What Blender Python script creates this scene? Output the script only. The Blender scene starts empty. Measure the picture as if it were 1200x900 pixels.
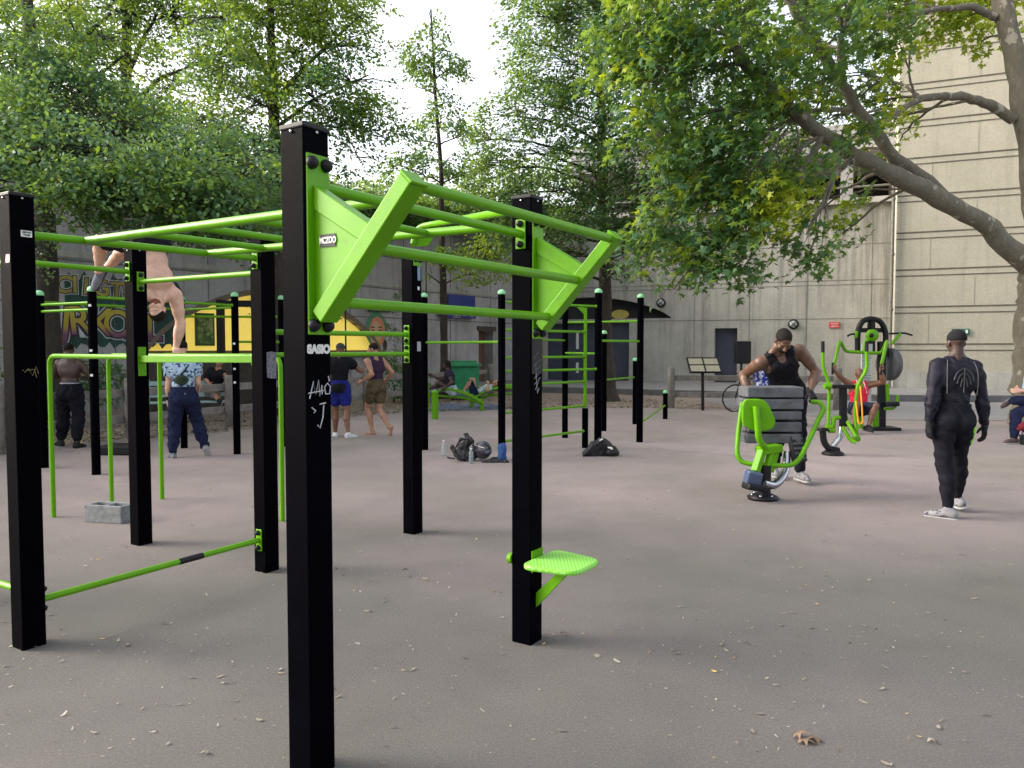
import bpy, math, random
import numpy as np
random.seed(7); rng = np.random.default_rng(7)
scn = bpy.context.scene
col = scn.collection
V3 = lambda *a: np.array(a, float)
def nrm(v):
    v = np.asarray(v, float); n = np.linalg.norm(v); return v / n if n > 1e-12 else v
# ---------------------------------------------------------------- camera maths
CAMZ = 1.65; FPX = 900.0; TH = math.atan(42 / 900)
_F = V3(0, math.cos(TH), -math.sin(TH)); _U = V3(0, math.sin(TH), math.cos(TH)); _X = V3(1, 0, 0)
CAM = V3(0, 0, CAMZ)
def ray(px, py): return _F + (px - 600) / FPX * _X - (py - 450) / FPX * _U
def W(px, py, d):
    r = ray(px, py); return CAM + r * (d / r[1])
def Z(px, py, z):
    r = ray(px, py); return CAM + r * ((z - CAMZ) / r[2])
def G(px, py): return Z(px, py, 0.0)
# ---------------------------------------------------------------- objects
def tag(o, label=None, cat=None, group=None, kind=None):
    if label: o['label'] = label
    if cat: o['category'] = cat
    if group: o['group'] = group
    if kind: o['kind'] = kind
    return o
def thing(name, loc, label, cat, group=None):
    o = bpy.data.objects.new(name, None); col.objects.link(o)
    o.empty_display_size = .1
    o.location = tuple(float(c) for c in loc)
    return tag(o, label, cat, group)
def world_loc(o):
    v = V3(*o.location)
    while o.parent is not None:
        o = o.parent; v = v + V3(*o.location)
    return v
class MB:
    def __init__(s): s.v = []; s.f = []; s.sm = []; s.n = 0
    def add(s, V, F, smooth=False):
        V = np.asarray(V, float).reshape(-1, 3)
        s.v.append(V)
        for f in F: s.f.append(tuple(int(i) + s.n for i in f)); s.sm.append(smooth)
        s.n += len(V); return s
    def box(s, c, size, R=None):
        c = np.asarray(c, float); h = np.asarray(size, float) / 2
        P = np.array([[x, y, z] for x in (-1, 1) for y in (-1, 1) for z in (-1, 1)]) * h
        if R is not None: P = P @ np.asarray(R).T
        return s.add(P + c, [(0, 1, 3, 2), (4, 6, 7, 5), (0, 4, 5, 1), (2, 3, 7, 6), (0, 2, 6, 4), (1, 5, 7, 3)])
    def beam(s, a, b, w, h, up=(0, 0, 1)):
        a = np.asarray(a, float); b = np.asarray(b, float); y = nrm(b - a)
        x = nrm(np.cross(y, up)); z = np.cross(x, y)
        return s.box((a + b) / 2, (w, np.linalg.norm(b - a), h), np.stack([x, y, z], 1))
    def tube(s, pts, r, n=12, caps=True):
        pts = [np.asarray(p, float) for p in pts]; m = len(pts)
        rs = r if hasattr(r, '__len__') else [r] * m
        T = [nrm(pts[min(i + 1, m - 1)] - pts[max(i - 1, 0)]) for i in range(m)]
        u = nrm(np.cross(T[0], V3(0.013, .21, 1) if abs(T[0][2]) < .9 else V3(1, .02, 0)))
        rings = []
        for i in range(m):
            u = nrm(u - T[i] * np.dot(u, T[i])); w = np.cross(T[i], u)
            a = np.arange(n) * 2 * math.pi / n
            rings.append(pts[i] + rs[i] * (np.cos(a)[:, None] * u + np.sin(a)[:, None] * w))
        F = []
        for i in range(m - 1):
            for j in range(n):
                k = (j + 1) % n; F.append((i * n + j, i * n + k, (i + 1) * n + k, (i + 1) * n + j))
        s.add(np.concatenate(rings), F, True)
        if caps:
            s.add(rings[0], [tuple(range(n))[::-1]]); s.add(rings[-1], [tuple(range(n))])
        return s
    def cyl(s, a, b, r, n=20, r2=None): return s.tube([a, b], [r, r if r2 is None else r2], n)
    def ell(s, c, r, R=None, nu=16, nv=10):
        c = np.asarray(c, float); r = np.asarray(r, float) * np.ones(3); P = []; F = []
        for i in range(nv + 1):
            t = math.pi * i / nv
            for j in range(nu):
                a = 2 * math.pi * j / nu; P.append((math.sin(t) * math.cos(a), math.sin(t) * math.sin(a), math.cos(t)))
        P = np.array(P) * r
        if R is not None: P = P @ np.asarray(R).T
        for i in range(nv):
            for j in range(nu):
                k = (j + 1) % nu; F.append((i * nu + j, (i + 1) * nu + j, (i + 1) * nu + k, i * nu + k))
        return s.add(P + c, F, True)
    def dome(s, c, r, h, n=18, nv=6):
        c = np.asarray(c, float); prof = [(r * math.cos(math.pi / 2 * i / nv), h * math.sin(math.pi / 2 * i / nv)) for i in range(nv + 1)]
        return s.lathe(c, [(r, -h * .35)] + prof, n)
    def lathe(s, c, prof, n=18, R=None):
        P = []; F = []
        for (r, z) in prof:
            for j in range(n):
                a = 2 * math.pi * j / n; P.append((max(r, 1e-4) * math.cos(a), max(r, 1e-4) * math.sin(a), z))
        P = np.array(P)
        if R is not None: P = P @ np.asarray(R).T
        for i in range(len(prof) - 1):
            for j in range(n):
                k = (j + 1) % n; F.append((i * n + j, i * n + k, (i + 1) * n + k, (i + 1) * n + j))
        F.append(tuple(range(n))[::-1]); F.append(tuple(range((len(prof) - 1) * n, len(prof) * n)))
        return s.add(P + np.asarray(c, float), F, True)
    def prism(s, poly, ext):
        P = np.asarray(poly, float); e = np.asarray(ext, float); m = len(P)
        F = [tuple(range(m))[::-1], tuple(range(m, 2 * m))] + [(i, (i + 1) % m, (i + 1) % m + m, i + m) for i in range(m)]
        return s.add(np.concatenate([P, P + e]), F)
    def quad(s, *p): return s.add(p, [tuple(range(len(p)))])
    def build(s, name, m, parent=None, bevel=0, autos=True, disp=None):
        me = bpy.data.meshes.new(name)
        V = np.concatenate(s.v); org = world_loc(parent) if parent is not None else V3(0, 0, 0)
        if parent is None: org = V3(*((V.min(0) + V.max(0)) / 2)); org[2] = V[:, 2].min()
        me.from_pydata((V - org).tolist(), [], s.f)
        me.polygons.foreach_set('use_smooth', np.array(s.sm, bool))
        me.materials.append(m); me.update()
        o = bpy.data.objects.new(name, me); col.objects.link(o)
        if parent is not None: o.parent = parent
        else: o.location = tuple(org)
        if bevel:
            b = o.modifiers.new('bevel', 'BEVEL'); b.width = bevel; b.segments = 2; b.limit_method = 'ANGLE'
            b.harden_normals = False
        return o
def copy_tree(o, parent=None):
    c = o.copy(); col.objects.link(c); c.parent = parent
    for ch in list(o.children):
        if ch is not c: copy_tree(ch, c)
    return c
def arc(p0, p1, p2, n=7):
    """quadratic bend"""
    p0, p1, p2 = map(lambda p: np.asarray(p, float), (p0, p1, p2))
    return [(1 - t) ** 2 * p0 + 2 * t * (1 - t) * p1 + t * t * p2 for t in np.linspace(0, 1, n)]
def rounded(pts, r=.06, n=6):
    """polyline with rounded corners"""
    pts = [np.asarray(p, float) for p in pts]; out = [pts[0]]
    for i in range(1, len(pts) - 1):
        a, b, c = pts[i - 1], pts[i], pts[i + 1]
        ra = min(r, np.linalg.norm(a - b) * .45); rc = min(r, np.linalg.norm(c - b) * .45)
        out += arc(b + nrm(a - b) * ra, b, b + nrm(c - b) * rc, n)
    return out + [pts[-1]]
# ---------------------------------------------------------------- materials
def newmat(name):
    m = bpy.data.materials.new(name); m.use_nodes = True
    nt = m.node_tree; return m, nt, nt.nodes, nt.links, nt.nodes['Principled BSDF']
def coords(N, L, scale=(1, 1, 1), obj=False):
    if obj:
        t = N.new('ShaderNodeTexCoord'); src = t.outputs['Object']
    else:
        t = N.new('ShaderNodeNewGeometry'); src = t.outputs['Position']
    mp = N.new('ShaderNodeMapping'); mp.inputs['Scale'].default_value = scale
    L.new(src, mp.inputs['Vector']); return mp.outputs['Vector']
def noise(N, L, vec, sc, det=4, rough=.6):
    n = N.new('ShaderNodeTexNoise'); n.inputs['Scale'].default_value = sc; n.inputs['Detail'].default_value = det
    n.inputs['Roughness'].default_value = rough; L.new(vec, n.inputs['Vector']); return n.outputs['Fac']
def ramp(N, L, fac, stops):
    r = N.new('ShaderNodeValToRGB'); e = r.color_ramp.elements
    e[0].position = stops[0][0]; e[0].color = (*stops[0][1], 1); e[1].position = stops[-1][0]; e[1].color = (*stops[-1][1], 1)
    for p, c in stops[1:-1]: el = e.new(p); el.color = (*c, 1)
    L.new(fac, r.inputs['Fac']); return r.outputs['Color']
def mixc(N, L, fac, a, b, mode='MIX'):
    m = N.new('ShaderNodeMix'); m.data_type = 'RGBA'; m.blend_type = mode
    if isinstance(fac, (int, float)): m.inputs['Factor'].default_value = fac
    else: L.new(fac, m.inputs['Factor'])
    for s_, x in ((6, a), (7, b)):
        if isinstance(x, tuple): m.inputs[s_].default_value = (*x, 1)
        else: L.new(x, m.inputs[s_])
    return m.outputs[2]
def bump(N, L, P, h, st=.3, dist=.01):
    b = N.new('ShaderNodeBump'); b.inputs['Strength'].default_value = st; b.inputs['Distance'].default_value = dist
    L.new(h, b.inputs['Height']); L.new(b.outputs['Normal'], P.inputs['Normal'])
def simple(name, c, rough=.5, metal=0, var=.15, vs=8, bs=0, bsc=60, spec=.5, coat=0, dirt=0):
    m, nt, N, L, P = newmat(name)
    v = coords(N, L)
    f = noise(N, L, v, vs, 5)
    lo = tuple(x * (1 - var) for x in c); hi = tuple(min(1, x * (1 + var)) for x in c)
    cc = ramp(N, L, f, [(.3, lo), (.7, hi)])
    if dirt:
        g = noise(N, L, v, vs * 4.3, 8, .75)
        gm = ramp(N, L, g, [(.56, (0, 0, 0)), (.72, (dirt, dirt, dirt))])
        cc = mixc(N, L, gm, cc, tuple(min(1, x * .35 + .05) for x in c))
    L.new(cc, P.inputs['Base Color'])
    rr = N.new('ShaderNodeMapRange'); rr.inputs[3].default_value = max(0, rough - .1); rr.inputs[4].default_value = min(1, rough + .12)
    L.new(noise(N, L, v, vs * 3, 4), rr.inputs[0]); L.new(rr.outputs[0], P.inputs['Roughness'])
    P.inputs['Metallic'].default_value = metal; P.inputs['Specular IOR Level'].default_value = spec
    P.inputs['Coat Weight'].default_value = coat
    if bs: bump(N, L, P, noise(N, L, v, bsc, 4), bs, .004)
    return m
M = {}
M['green'] = simple('green_paint', (.095, .28, .0012), .38, 0, .08, 6, .05, 90, .2, .02, .5)
M['green_flat'] = simple('green_plate', (.08, .24, .001), .5, 0, .10, 5, .05, 90, .12, 0, .2)
M['mint'] = simple('mint_cap', (.22, .55, .27), .45, 0, .08)
M['post'] = simple('black_powder_coat', (.0008, .0008, .0020), .45, 0, .35, 5, .12, 220, .012, 0, .02)
M['black'] = simple('black_plastic', (.006, .006, .008), .5, 0, .2, spec=.25)
M['steel'] = simple('brushed_steel', (.45, .46, .5), .25, 1, .1)
M['pad'] = simple('pad_rubber', (.02, .02, .023), .7, 0, .3, 12, .3, 120)
M['white'] = simple('sticker_white', (.62, .62, .6), .6, 0, .1, 20)
M['chalk'] = simple('chalk_scratches', (.42, .43, .45), .9, 0, .3, 30)
M['slab'] = simple('grey_weight_slab', (.075, .08, .09), .75, 0, .35, 9, .4, 60, .4, 0, .4)
M['block'] = simple('concrete_block', (.17, .18, .185), .95, 0, .3, 20, .8, 70)
M['wood'] = simple('weathered_wood', (.19, .175, .16), .85, 0, .3, 7, .5, 50)
M['wood_dark'] = simple('dark_wood', (.055, .045, .037), .85, 0, .35, 7, .5, 50)
M['benchmint'] = simple('bench_slats', (.30, .42, .42), .6, 0, .15)
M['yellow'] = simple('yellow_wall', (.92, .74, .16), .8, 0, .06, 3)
_yp = M['yellow'].node_tree.nodes['Principled BSDF']; _yp.inputs['Emission Color'].default_value = (1, .72, .13, 1); _yp.inputs['Emission Strength'].default_value = .14   # glow added to the plain yellow wall so that it reads as lit
M['door'] = simple('blue_grey_door', (.035, .043, .07), .5, 0, .15, 3)
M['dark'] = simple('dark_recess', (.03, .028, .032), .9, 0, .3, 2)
M['bin'] = simple('green_skip', (.01, .20, .075), .5, 0, .2, 5)
M['blue'] = simple('sign_blue', (.02, .035, .20), .4, 0, .08)
M['red'] = simple('sign_red', (.5, .02, .02), .5, 0, .1)
M['tire'] = simple('tyre_rubber', (.012, .012, .012), .8, 0, .2)
M['orange'] = simple('orange_strap', (.75, .33, .02), .6, 0, .1)
M['helmet'] = simple('helmet_shell', (.025, .027, .035), .2, 0, .2, 5, 0, 60, .5, .6)
M['bottle'] = None
def mk_glass(name, c):
    m, nt, N, L, P = newmat(name); P.inputs['Base Color'].default_value = (*c, 1)
    P.inputs['Roughness'].default_value = .08; P.inputs['Transmission Weight'].default_value = .85; P.inputs['IOR'].default_value = 1.33
    return m
M['bottle'] = mk_glass('clear_bottle', (.8, .86, .9))
def mk_cloth(name, c, var=.2, rough=.9, c2=None, sc=26, th=.5, spec=.15):
    m, nt, N, L, P = newmat(name); v = coords(N, L)
    lo = tuple(x * (1 - var) for x in c); hi = tuple(min(1, x * (1 + var)) for x in c)
    cc = ramp(N, L, noise(N, L, v, 9, 5), [(.3, lo), (.7, hi)])
    if c2:
        g = noise(N, L, v, sc, 2, .4); e = ramp(N, L, g, [(th - .02, (0, 0, 0)), (th + .02, (1, 1, 1))])
        cc = mixc(N, L, e, cc, c2)
    L.new(cc, P.inputs['Base Color']); P.inputs['Roughness'].default_value = rough
    P.inputs['Specular IOR Level'].default_value = spec; P.inputs['Sheen Weight'].default_value = 0
    bump(N, L, P, noise(N, L, v, 60, 4), .5, .004); return m
def mk_skin(name, c):
    m, nt, N, L, P = newmat(name); v = coords(N, L)
    cc = ramp(N, L, noise(N, L, v, 14, 5), [(.3, tuple(x * .82 for x in c)), (.7, tuple(min(1, x * 1.15) for x in (c[0] * 1.02, c[1], c[2] * .97)))])
    L.new(cc, P.inputs['Base Color']); P.inputs['Roughness'].default_value = .48
    P.inputs['Subsurface Weight'].default_value = .08; P.inputs['Subsurface Scale'].default_value = .02
    bump(N, L, P, noise(N, L, v, 90, 4), .15, .003); return m
SK = {'dark': mk_skin('dark_skin', (.10, .05, .03)), 'brown': mk_skin('brown_skin', (.16, .075, .042)),
      'tan': mk_skin('tan_skin', (.34, .18, .115)), 'light': mk_skin('light_skin', (.56, .34, .25)), 'deep': mk_skin('deep_skin', (.05, .028, .022))}
M['hair'] = mk_cloth('dark_hair', (.012, .009, .008), .3, .8)
M['hair_brown'] = mk_cloth('brown_hair', (.05, .028, .015), .3, .8)
M['eye'] = simple('eye', (.02, .012, .01), .2)
M['lips'] = simple('lips', (.10, .04, .035), .5)
# ---- ground
def mk_ground():
    m, nt, N, L, P = newmat('rubber_ground'); v = coords(N, L)
    big = noise(N, L, v, .33, 5, .55); med = noise(N, L, v, 2.2, 6, .6); fine = noise(N, L, v, 85, 6, .95)
    c = ramp(N, L, big, [(.32, (.112, .108, .094)), (.5, (.130, .120, .111)), (.66, (.150, .134, .128))])
    c2 = ramp(N, L, med, [(.25, (.88, .88, .89)), (.5, (.98, .98, .98)), (.75, (1.05, 1.045, 1.03))])
    c = mixc(N, L, 1.0, c, c2, 'MULTIPLY')
    c3 = ramp(N, L, fine, [(.3, (.30, .30, .31)), (.44, (.82, .82, .83)), (.57, (1.12, 1.12, 1.12)), (.70, (2.3, 2.25, 2.15))])
    c = mixc(N, L, 1.0, c, c3, 'MULTIPLY')
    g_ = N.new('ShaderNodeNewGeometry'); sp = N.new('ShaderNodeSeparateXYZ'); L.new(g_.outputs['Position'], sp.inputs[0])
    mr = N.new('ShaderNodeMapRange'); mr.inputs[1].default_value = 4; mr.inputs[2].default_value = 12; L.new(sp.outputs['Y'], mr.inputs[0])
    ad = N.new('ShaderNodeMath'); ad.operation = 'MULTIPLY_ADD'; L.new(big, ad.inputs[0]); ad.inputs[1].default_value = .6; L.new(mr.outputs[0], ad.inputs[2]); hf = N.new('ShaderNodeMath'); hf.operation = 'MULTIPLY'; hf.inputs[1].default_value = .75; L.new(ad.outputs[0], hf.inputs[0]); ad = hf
    c = mixc(N, L, 1.0, c, ramp(N, L, ad.outputs[0], [(.3, (.86, .87, .88)), (.62, (1.46, 1.37, 1.40)), (1.0, (2.2, 2.04, 2.08))]), 'MULTIPLY')   # back painted paler to offset the tree shade there; pinker tint is its own
    stain = noise(N, L, v, .9, 7, .7)
    c = mixc(N, L, ramp(N, L, stain, [(.60, (0, 0, 0)), (.74, (.42, .42, .42))]), c, (.085, .083, .085))
    L.new(c, P.inputs['Base Color']); P.inputs['Roughness'].default_value = .88; P.inputs['Specular IOR Level'].default_value = .3
    bump(N, L, P, fine, .55, .004); return m
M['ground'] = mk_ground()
def mk_dirt():
    m, nt, N, L, P = newmat('leafy_dirt'); v = coords(N, L)
    c = ramp(N, L, noise(N, L, v, 3, 8, .75), [(.3, (.12, .095, .08)), (.5, (.20, .16, .135)), (.7, (.27, .22, .185))])
    f = noise(N, L, v, 28, 4, .7)
    c = mixc(N, L, ramp(N, L, f, [(.55, (0, 0, 0)), (.6, (1, 1, 1))]), c, (.33, .24, .12))
    L.new(c, P.inputs['Base Color']); P.inputs['Roughness'].default_value = .95; bump(N, L, P, f, .8, .02); return m
M['dirt'] = mk_dirt()
M['paving'] = simple('pale_paving', (.20, .195, .19), .9, 0, .15, 1.5, .2, 60)
M['kerb'] = simple('kerb_stone', (.11, .11, .115), .9, 0, .25, 4, .3, 60)
def mk_concrete(name, a, b, streak=.5, moss=0, mossc=(.05, .07, .03), top=None):
    m, nt, N, L, P = newmat(name); v = coords(N, L)
    c = ramp(N, L, noise(N, L, v, .8, 8, .65), [(.3, a), (.7, b)])
    vs = coords(N, L, (3.2, 3.2, .16)); s_ = noise(N, L, vs, 1.1, 7, .7)
    if top:
        g_ = N.new('ShaderNodeNewGeometry'); sp = N.new('ShaderNodeSeparateXYZ'); L.new(g_.outputs['Position'], sp.inputs[0])
        mr = N.new('ShaderNodeMapRange'); mr.inputs[1].default_value = top[0]; mr.inputs[2].default_value = top[1]; mr.inputs[3].default_value = -.03; mr.inputs[4].default_value = .17; L.new(sp.outputs['Z'], mr.inputs[0])
        ad = N.new('ShaderNodeMath'); ad.operation = 'ADD'; L.new(s_, ad.inputs[0]); L.new(mr.outputs[0], ad.inputs[1]); s_ = ad.outputs[0]
    c = mixc(N, L, ramp(N, L, s_, [(.5, (0, 0, 0)), (.72, (streak,) * 3)]), c, tuple(x * .33 for x in a))
    f = noise(N, L, v, 22, 6, .75)
    c = mixc(N, L, 1.0, c, ramp(N, L, f, [(.3, (.78, .78, .78)), (.65, (1.1, 1.1, 1.1))]), 'MULTIPLY')
    if moss:
        c = mixc(N, L, ramp(N, L, noise(N, L, v, .6, 8, .7), [(.45, (0, 0, 0)), (.65, (moss,) * 3)]), c, mossc)
    L.new(c, P.inputs['Base Color']); P.inputs['Roughness'].default_value = .9; P.inputs['Specular IOR Level'].default_value = .25
    bump(N, L, P, f, .4, .01); return m
M['concL'] = mk_concrete('dark_concrete', (.30, .29, .30), (.43, .415, .43), .5, .25)
M['concR'] = mk_concrete('grey_concrete', (.30, .292, .262), (.40, .39, .35), .65, .15, top=(2.5, 7.2))
M['stone'] = mk_concrete('cream_stone', (.315, .30, .235), (.375, .355, .285), .25)
M['joint'] = simple('dark_joint', (.13, .125, .11), .95, 0, .3)
M['jointp'] = simple('shadow_gap', (.085, .075, .058), .95, 0, .4)
M['band'] = mk_concrete('pale_band', (.30, .29, .27), (.4, .39, .37), .4)
def mk_bark(name, a, b, patch=None):
    m, nt, N, L, P = newmat(name); v = coords(N, L, (1, 1, .35))
    f = noise(N, L, v, 14, 8, .75); c = ramp(N, L, f, [(.35, a), (.65, b)])
    if patch:
        v2 = coords(N, L, (1, 1, .7)); g = noise(N, L, v2, 3.4, 4, .55)
        c = mixc(N, L, ramp(N, L, g, [(.5, (0, 0, 0)), (.56, (1, 1, 1))]), c, patch)
        g = noise(N, L, v2, 5.5, 4, .5)
        c = mixc(N, L, ramp(N, L, g, [(.62, (0, 0, 0)), (.66, (1, 1, 1))]), c, (.30, .28, .22))
    L.new(c, P.inputs['Base Color']); P.inputs['Roughness'].default_value = .95; bump(N, L, P, f, .9, .03); return m
M['bark'] = mk_bark('dark_bark', (.022, .018, .015), (.06, .048, .04))
M['bark_plane'] = mk_bark('plane_bark', (.10, .09, .068), (.18, .16, .12), (.125, .115, .085))
def mk_leaf(name, lo, mid, hi, trans=.45, tcol=(.30, .42, .03)):
    m, nt, N, L, P = newmat(name)
    a = N.new('ShaderNodeAttribute'); a.attribute_name = 'var'
    c = ramp(N, L, a.outputs['Fac'], [(0, lo), (.5, mid), (.93, hi), (1, tuple(min(1, h * 1.5) for h in hi))])
    L.new(c, P.inputs['Base Color']); P.inputs['Roughness'].default_value = .5; P.inputs['Specular IOR Level'].default_value = .45
    t = N.new('ShaderNodeBsdfTranslucent'); tc = mixc(N, L, .6, c, tcol); L.new(tc, t.inputs['Color'])
    mx = N.new('ShaderNodeMixShader'); mx.inputs[0].default_value = trans
    L.new(P.outputs[0], mx.inputs[1]); L.new(t.outputs[0], mx.inputs[2])
    L.new(mx.outputs[0], N['Material Output'].inputs['Surface']); return m
M['leafA'] = mk_leaf('leaf_linden', (.035, .10, .06), (.07, .18, .085), (.15, .28, .075), .45)
M['leafB'] = mk_leaf('leaf_yellowgreen', (.07, .16, .02), (.15, .26, .03), (.32, .36, .04), .5)
M['leafC'] = mk_leaf('leaf_dark', (.025, .08, .045), (.05, .135, .055), (.10, .20, .05), .42)
M['leafP'] = mk_leaf('leaf_plane', (.025, .085, .045), (.05, .14, .05), (.12, .23, .04), .48)
M['leafY'] = mk_leaf('leaf_plane_yellow', (.10, .20, .02), (.20, .31, .02), (.38, .42, .03), .5, (.45, .5, .02))
# ---------------------------------------------------------------- fast mesh from arrays
def np_mesh(name, V, F, m, parent=None, var=None, smooth=False, org=None):
    V = np.asarray(V, np.float64); F = np.asarray(F, np.int32)
    if parent is not None: V = V - world_loc(parent)
    me = bpy.data.meshes.new(name); k = F.shape[1]; n = len(F)
    me.vertices.add(len(V)); me.vertices.foreach_set('co', V.astype(np.float32).ravel())
    me.loops.add(n * k); me.loops.foreach_set('vertex_index', F.ravel())
    me.polygons.add(n); me.polygons.foreach_set('loop_start', np.arange(n, dtype=np.int32) * k)
    me.polygons.foreach_set('loop_total', np.full(n, k, np.int32))
    me.polygons.foreach_set('use_smooth', np.full(n, smooth, bool))
    me.update(calc_edges=True)
    if var is not None:
        at = me.attributes.new('var', 'FLOAT', 'POINT'); at.data.foreach_set('value', np.asarray(var, np.float32))
    me.materials.append(m)
    o = bpy.data.objects.new(name, me); col.objects.link(o)
    if parent is not None: o.parent = parent
    return o
def inst(tv, tf, pos, Rm, sc, var):
    k = len(tv); n = len(pos)
    V = np.einsum('nij,kj->nki', Rm, tv) * sc[:, None, None] + pos[:, None, :]
    F = (tf[None] + (np.arange(n) * k)[:, None, None]).reshape(-1, tf.shape[1])
    return V.reshape(-1, 3), F, np.repeat(var, k)
def frames(nv, tan=None):
    n = nv / np.linalg.norm(nv, axis=1, keepdims=True)
    t = rng.normal(size=n.shape) if tan is None else tan
    t = t - (t * n).sum(1, keepdims=True) * n; t /= np.linalg.norm(t, axis=1, keepdims=True)
    return np.stack([np.cross(t, n), t, n], 2)
LEAF = (np.array([[0, 0, 0], [.33, .3, -.05], [.24, .75, -.1], [0, 1.05, -.16], [-.24, .75, -.1], [-.33, .3, -.05]]),
        np.array([[0, 1, 2], [0, 2, 3], [0, 3, 4], [0, 4, 5]]))
_pl = [(0, 0, 0), (.42, -.08, -.1), (.22, .28, 0), (.62, .5, -.14), (.2, .58, 0), (0, 1.08, -.16), (-.2, .58, 0), (-.62, .5, -.14), (-.22, .28, 0), (-.42, -.08, -.1)]
LEAFP = (np.array(_pl, float), np.array([[0, 1, 2], [2, 3, 4], [4, 5, 6], [6, 7, 8], [8, 9, 0], [0, 2, 8], [2, 4, 8], [4, 6, 8]]))
# ---------------------------------------------------------------- SDF bodies
def snets(Fd, org, h):
    S = Fd < 0; nx, ny, nz = Fd.shape
    cor = [(i, j, k) for i in (0, 1) for j in (0, 1) for k in (0, 1)]
    sl = lambda A, c: A[c[0]:nx - 1 + c[0], c[1]:ny - 1 + c[1], c[2]:nz - 1 + c[2]]
    cnt = sum(sl(S, c).astype(np.int8) for c in cor); mixed = (cnt > 0) & (cnt < 8)
    ii = np.argwhere(mixed); idx = -np.ones(mixed.shape, np.int64); idx[mixed] = np.arange(len(ii))
    acc = np.zeros((len(ii), 3)); num = np.zeros(len(ii))
    vals = {c: Fd[ii[:, 0] + c[0], ii[:, 1] + c[1], ii[:, 2] + c[2]] for c in cor}
    for a in cor:
        for ax in range(3):
            if a[ax]: continue
            b = list(a); b[ax] = 1; b = tuple(b); fa, fb = vals[a], vals[b]
            cr = (fa < 0) != (fb < 0); t = np.where(cr, fa / np.where(cr, fa - fb, 1), 0)
            p = np.array(a, float)[None] + t[:, None] * (np.array(b, float) - np.array(a, float))[None]
            acc += p * cr[:, None]; num += cr
    V = (ii + acc / num[:, None]) * h + org
    FF = []
    for ax in range(3):
        o1, o2 = [(1, 2), (2, 0), (0, 1)][ax]
        s0 = [slice(1, n - 1) for n in Fd.shape]; s0[ax] = slice(0, Fd.shape[ax] - 1); s1 = list(s0); s1[ax] = slice(1, Fd.shape[ax])
        A = S[tuple(s0)]; B = S[tuple(s1)]; e = np.argwhere(A != B)
        if not len(e): continue
        fl = A[tuple(e.T)]; e = e.copy()
        for q in range(3):
            if q != ax: e[:, q] += 1
        def cell(d1, d2):
            c = e.copy(); c[:, o1] += d1; c[:, o2] += d2; return idx[c[:, 0], c[:, 1], c[:, 2]]
        q = np.stack([cell(-1, -1), cell(0, -1), cell(0, 0), cell(-1, 0)], 1)
        q[~fl] = q[~fl][:, ::-1]; FF.append(q)
    return V, np.concatenate(FF)
class SDF:
    def __init__(s, k=.02): s.p = []; s.k = k; s.cuts = []; s.subs = []; s.wr = 0
    def cap(s, a, b, ra, rb=None, k=None): s.p.append(('c', np.asarray(a, float), np.asarray(b, float), ra, ra if rb is None else rb, k)); return s
    def ell(s, c, r, R=None, k=None): s.p.append(('e', np.asarray(c, float), np.asarray(r, float) * np.ones(3), R, 0, k)); return s
    def cut(s, p, n): s.cuts.append((np.asarray(p, float), nrm(n))); return s     # keeps the side opposite to n
    def sub(s, *a, **kw):
        t = SDF(); getattr(t, a[0])(*a[1:], **kw); s.subs.append(t.p[0]); return s
    @staticmethod
    def ev(p, X):
        if p[0] == 'c':
            _, a, b, ra, rb, _k = p; d = b - a; L2 = max(d @ d, 1e-9); q = X - a
            t = np.clip((q @ d) / L2, 0, 1); return np.linalg.norm(q - t[..., None] * d, axis=-1) - (ra + (rb - ra) * t)
        _, c, r, R, _z, _k = p; q = X - c
        if R is not None: q = q @ R
        k0 = np.linalg.norm(q / r, axis=-1); k1 = np.linalg.norm(q / (r * r), axis=-1)
        return k0 * (k0 - 1) / np.maximum(k1, 1e-6)
    @staticmethod
    def bb(p):
        if p[0] == 'c':
            _, a, b, ra, rb, _k = p; r = max(ra, rb); return np.minimum(a, b) - r, np.maximum(a, b) + r
        m = p[2].max(); return p[1] - m, p[1] + m
    def mesh(s, h):
        bbs = [s.bb(p) for p in s.p]; lo = np.min([b[0] for b in bbs], 0) - .05; hi = np.max([b[1] for b in bbs], 0) + .05
        n = np.ceil((hi - lo) / h).astype(int) + 1
        ax = [lo[i] + np.arange(n[i]) * h for i in range(3)]
        Fd = np.full(n, .2)
        for p, (bl, bh) in zip(s.p, bbs):
            k = p[5] or s.k; mg = k + h * 2
            i0 = np.maximum(((bl - mg - lo) / h).astype(int), 0); i1 = np.minimum(((bh + mg - lo) / h).astype(int) + 2, n)
            X = np.stack(np.meshgrid(*[ax[i][i0[i]:i1[i]] for i in range(3)], indexing='ij'), -1)
            d = s.ev(p, X); sl = tuple(slice(i0[i], i1[i]) for i in range(3)); f = Fd[sl]
            hh = np.maximum(k - np.abs(f - d), 0) / k; Fd[sl] = np.minimum(f, d) - hh * hh * k * .25
        X = None
        if s.cuts or s.subs or s.wr: X = np.stack(np.meshgrid(*ax, indexing='ij'), -1)
        if s.wr:
            w = s.wr
            Fd += w * (np.sin(X[..., 2] * 46 + 9 * np.sin(X[..., 0] * 14 + X[..., 1] * 9)) * .55 + np.sin(X[..., 0] * 57 + X[..., 2] * 31 + 4 * np.sin(X[..., 2] * 17)) * .45
                       + .5 * np.sin(X[..., 1] * 71 - X[..., 2] * 43 + 3 * np.sin(X[..., 0] * 23)))
        for (q, nn) in s.cuts: Fd = np.maximum(Fd, (X - q) @ nn)
        for p in s.subs: Fd = np.maximum(Fd, -s.ev(p, X))
        return snets(Fd, lo, h)
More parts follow.
